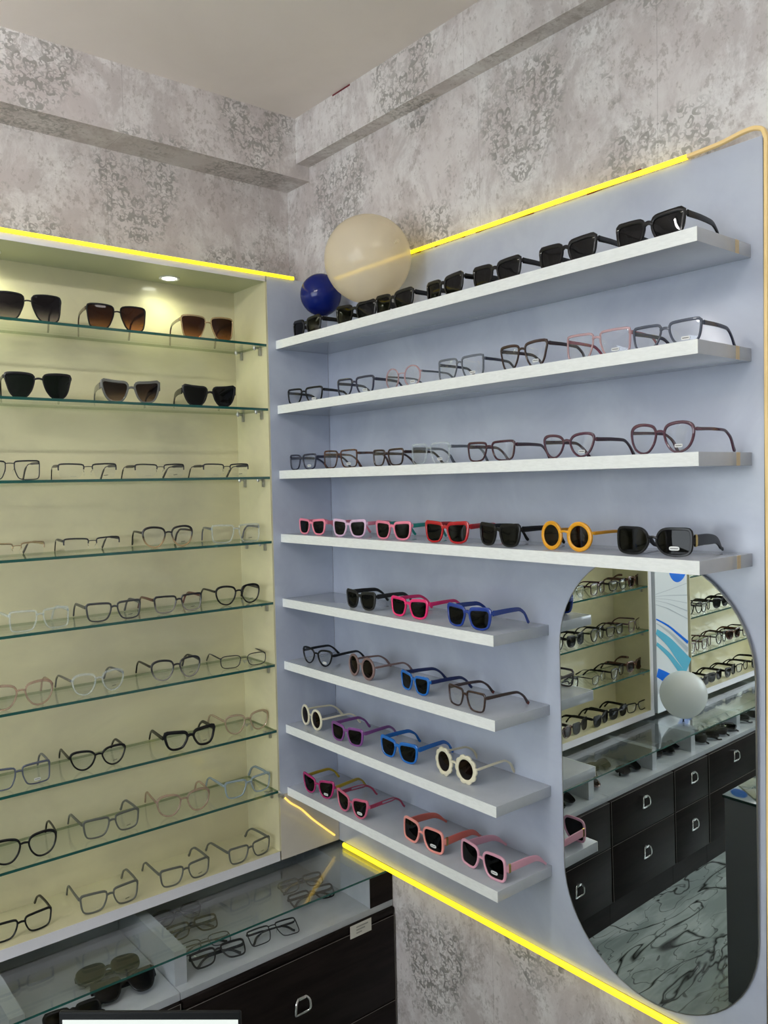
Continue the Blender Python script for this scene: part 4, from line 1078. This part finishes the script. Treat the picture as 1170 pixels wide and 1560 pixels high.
tray(-.822, -.095, -8, .150, 'wrap', 'olive', 'olive green wrap sunglasses lying in the left tray', 'sunglasses', lm='green')
tray(-.815, -.195, -8, .148, 'bigcat', 'black', 'large black folded sunglasses at the front of the left tray', 'sunglasses')
tl = [(-.955, -.215, 'wayfarer', 'black', 'black'), (-1.15, -.19, 'round', 'tort', 'brown'), (-1.22, -.10, 'wayfarer', 'olive', 'green'), (-1.36, -.08, 'wayfarer', 'black', 'black'),
      (-1.43, -.19, 'wayfarer', 'black', 'black'), (-1.70, -.18, 'roundthin', 'black', 'black'), (-1.78, -.16, 'wayfarer', 'black', 'black'),
      (-1.93, -.17, 'wayfarer', 'black', 'black'), (-2.02, -.18, 'wrap', 'black', 'black'), (-2.10, -.18, 'wayfarer', 'black', 'black'), (-2.19, -.18, 'wayfarer', 'dkgrey', 'black'), (-2.36, -.16, 'wrap', 'dkgrey', 'green'), (-2.45, -.17, 'wayfarer', 'black', 'black')]
tlab = ['black folded sunglasses at the lower left of the mirror, behind a shelf end', 'brown round folded sunglasses in the mirrored tray left of the middle', 'olive folded sunglasses under the mirrored counter glass', 'black folded sunglasses under the mirrored counter glass, beside the olive pair',
        'black folded sunglasses at the mirrored tray front, under the glass edge', 'black round-lens sunglasses in the narrow mirrored tray, left of its pair', 'black folded sunglasses in the narrow mirrored tray, right of the round pair',
        'first black sunglasses of the mirrored row right of the partition', 'black wrap sunglasses, second of the mirrored row', 'third black sunglasses of the mirrored row', 'dark grey sunglasses, last of the mirrored row before the white partition',
        'dark wrap sunglasses with green lenses by the mirror right edge', 'black sunglasses in the last mirrored tray, at the mirror edge']
for (x, y, shp, fm, lm), lb in zip(tl, tlab):
    tray(x, y, 60 if x < -1.9 else 10+random.uniform(-20, 20), .135 if x < -1.9 else .138, shp, fm, lb, 'sunglasses', lm=lm, n=32)

# ------------------------------------------------------------------ lights
w = bpy.data.worlds.new('daylight'); sc.world = w; w.use_nodes = True
bg = w.node_tree.nodes['Background']; bg.inputs[0].default_value = (.88, .94, 1.0, 1); bg.inputs[1].default_value = 5.8
pl = bpy.data.lights.new('shop_front_portal', 'AREA'); pl.shape = 'RECTANGLE'; pl.size = 3.0; pl.size_y = 2.6; pl.cycles.is_portal = True
po_ = bpy.data.objects.new('shop_front_portal', pl); link(po_); po_.location = (XL-.02, -1.6, 1.3); po_.rotation_euler = (0, R(-90), 0)
def tube_lamp(x, y, L, rz, label, w):
    c = thing('tube_lamp', label, 'ceiling light', (x, y, CE-.26), rz)  # hung low on added rods to brighten the ceiling
    for sx in (-.4, .4):
        bm = bmesh.new(); lathe(bm, [(.004, -.002), (.004, .2595)], 10, center=(sx, 0, 0)); obj('suspension_rod', bm, M_steel, c)
    boxobj('housing', (-L/2, L/2, -.02, .02, -.05, 0), M_white, c, bev=.004)
    bm = bmesh.new(); lathe(bm, [(.014, -L/2+.02), (.014, L/2-.02)], 14, center=(0, 0, -.075), axis='x'); obj('tube', bm, pm('tube_glow', (1, 1, 1), .4, emis=(1., .98, .965), es=w), c)
    boxobj('end_cap', (-L/2, -L/2+.02, -.02, .02, -.095, -.0505), M_white, c, bev=.003)
    boxobj('end_cap', (L/2-.02, L/2, -.02, .02, -.095, -.0505), M_white, c, bev=.003)
tube_lamp(-1.9, -1.0, 1.2, 0, 'long ceiling tube lamp above the counter, out of the photo', 98)
tube_lamp(-3.4, -1.3, 1.2, 0, 'added unseen ceiling tube lamp near the shop front', 60)  # second tube added out of view as room fill
c = thing('ceiling_panel_light', 'square ceiling light above the end of the white shelves', 'ceiling light', (-.80, -1.95, CE-.001))
boxobj('frame', (-.16, .16, -.16, .16, -.02, 0), M_white, c, bev=.002)
boxobj('diffuser', (-.15, .15, -.15, .15, -.03, -.0205), pm('panel_light_glow', (1, 1, 1), .4, emis=(1., .98, .95), es=9), c)

# ------------------------------------------------------------------ camera
cam_d = bpy.data.cameras.new('camera'); cam = bpy.data.objects.new('camera', cam_d); link(cam)
yaw, pitch, roll, fpx = .6885, -.0364, -.0214, 1253.05
f = Vector((math.sin(yaw)*math.cos(pitch), math.cos(yaw)*math.cos(pitch), math.sin(pitch)))
rt = Vector((math.cos(yaw), -math.sin(yaw), 0)); up = rt.cross(f)
r2 = rt*math.cos(roll)+up*math.sin(roll); u2 = -rt*math.sin(roll)+up*math.cos(roll)
cam.matrix_world = Matrix(((r2.x, u2.x, -f.x, -1.5961), (r2.y, u2.y, -f.y, -2.2127), (r2.z, u2.z, -f.z, 1.8164), (0, 0, 0, 1)))
cam_d.sensor_fit = 'VERTICAL'; cam_d.sensor_height = 36; cam_d.lens = fpx/1560*36; cam_d.clip_start = .02
sc.camera = cam

sc.view_settings.view_transform = 'Standard'; sc.view_settings.look = 'None'
sc.view_settings.gamma = 1; sc.view_settings.exposure = 0.12; sc.view_settings.use_curve_mapping = False
sc.cycles.transparent_max_bounces = 48; sc.cycles.max_bounces = 7; sc.cycles.glossy_bounces = 5
sc.cycles.adaptive_threshold = .02
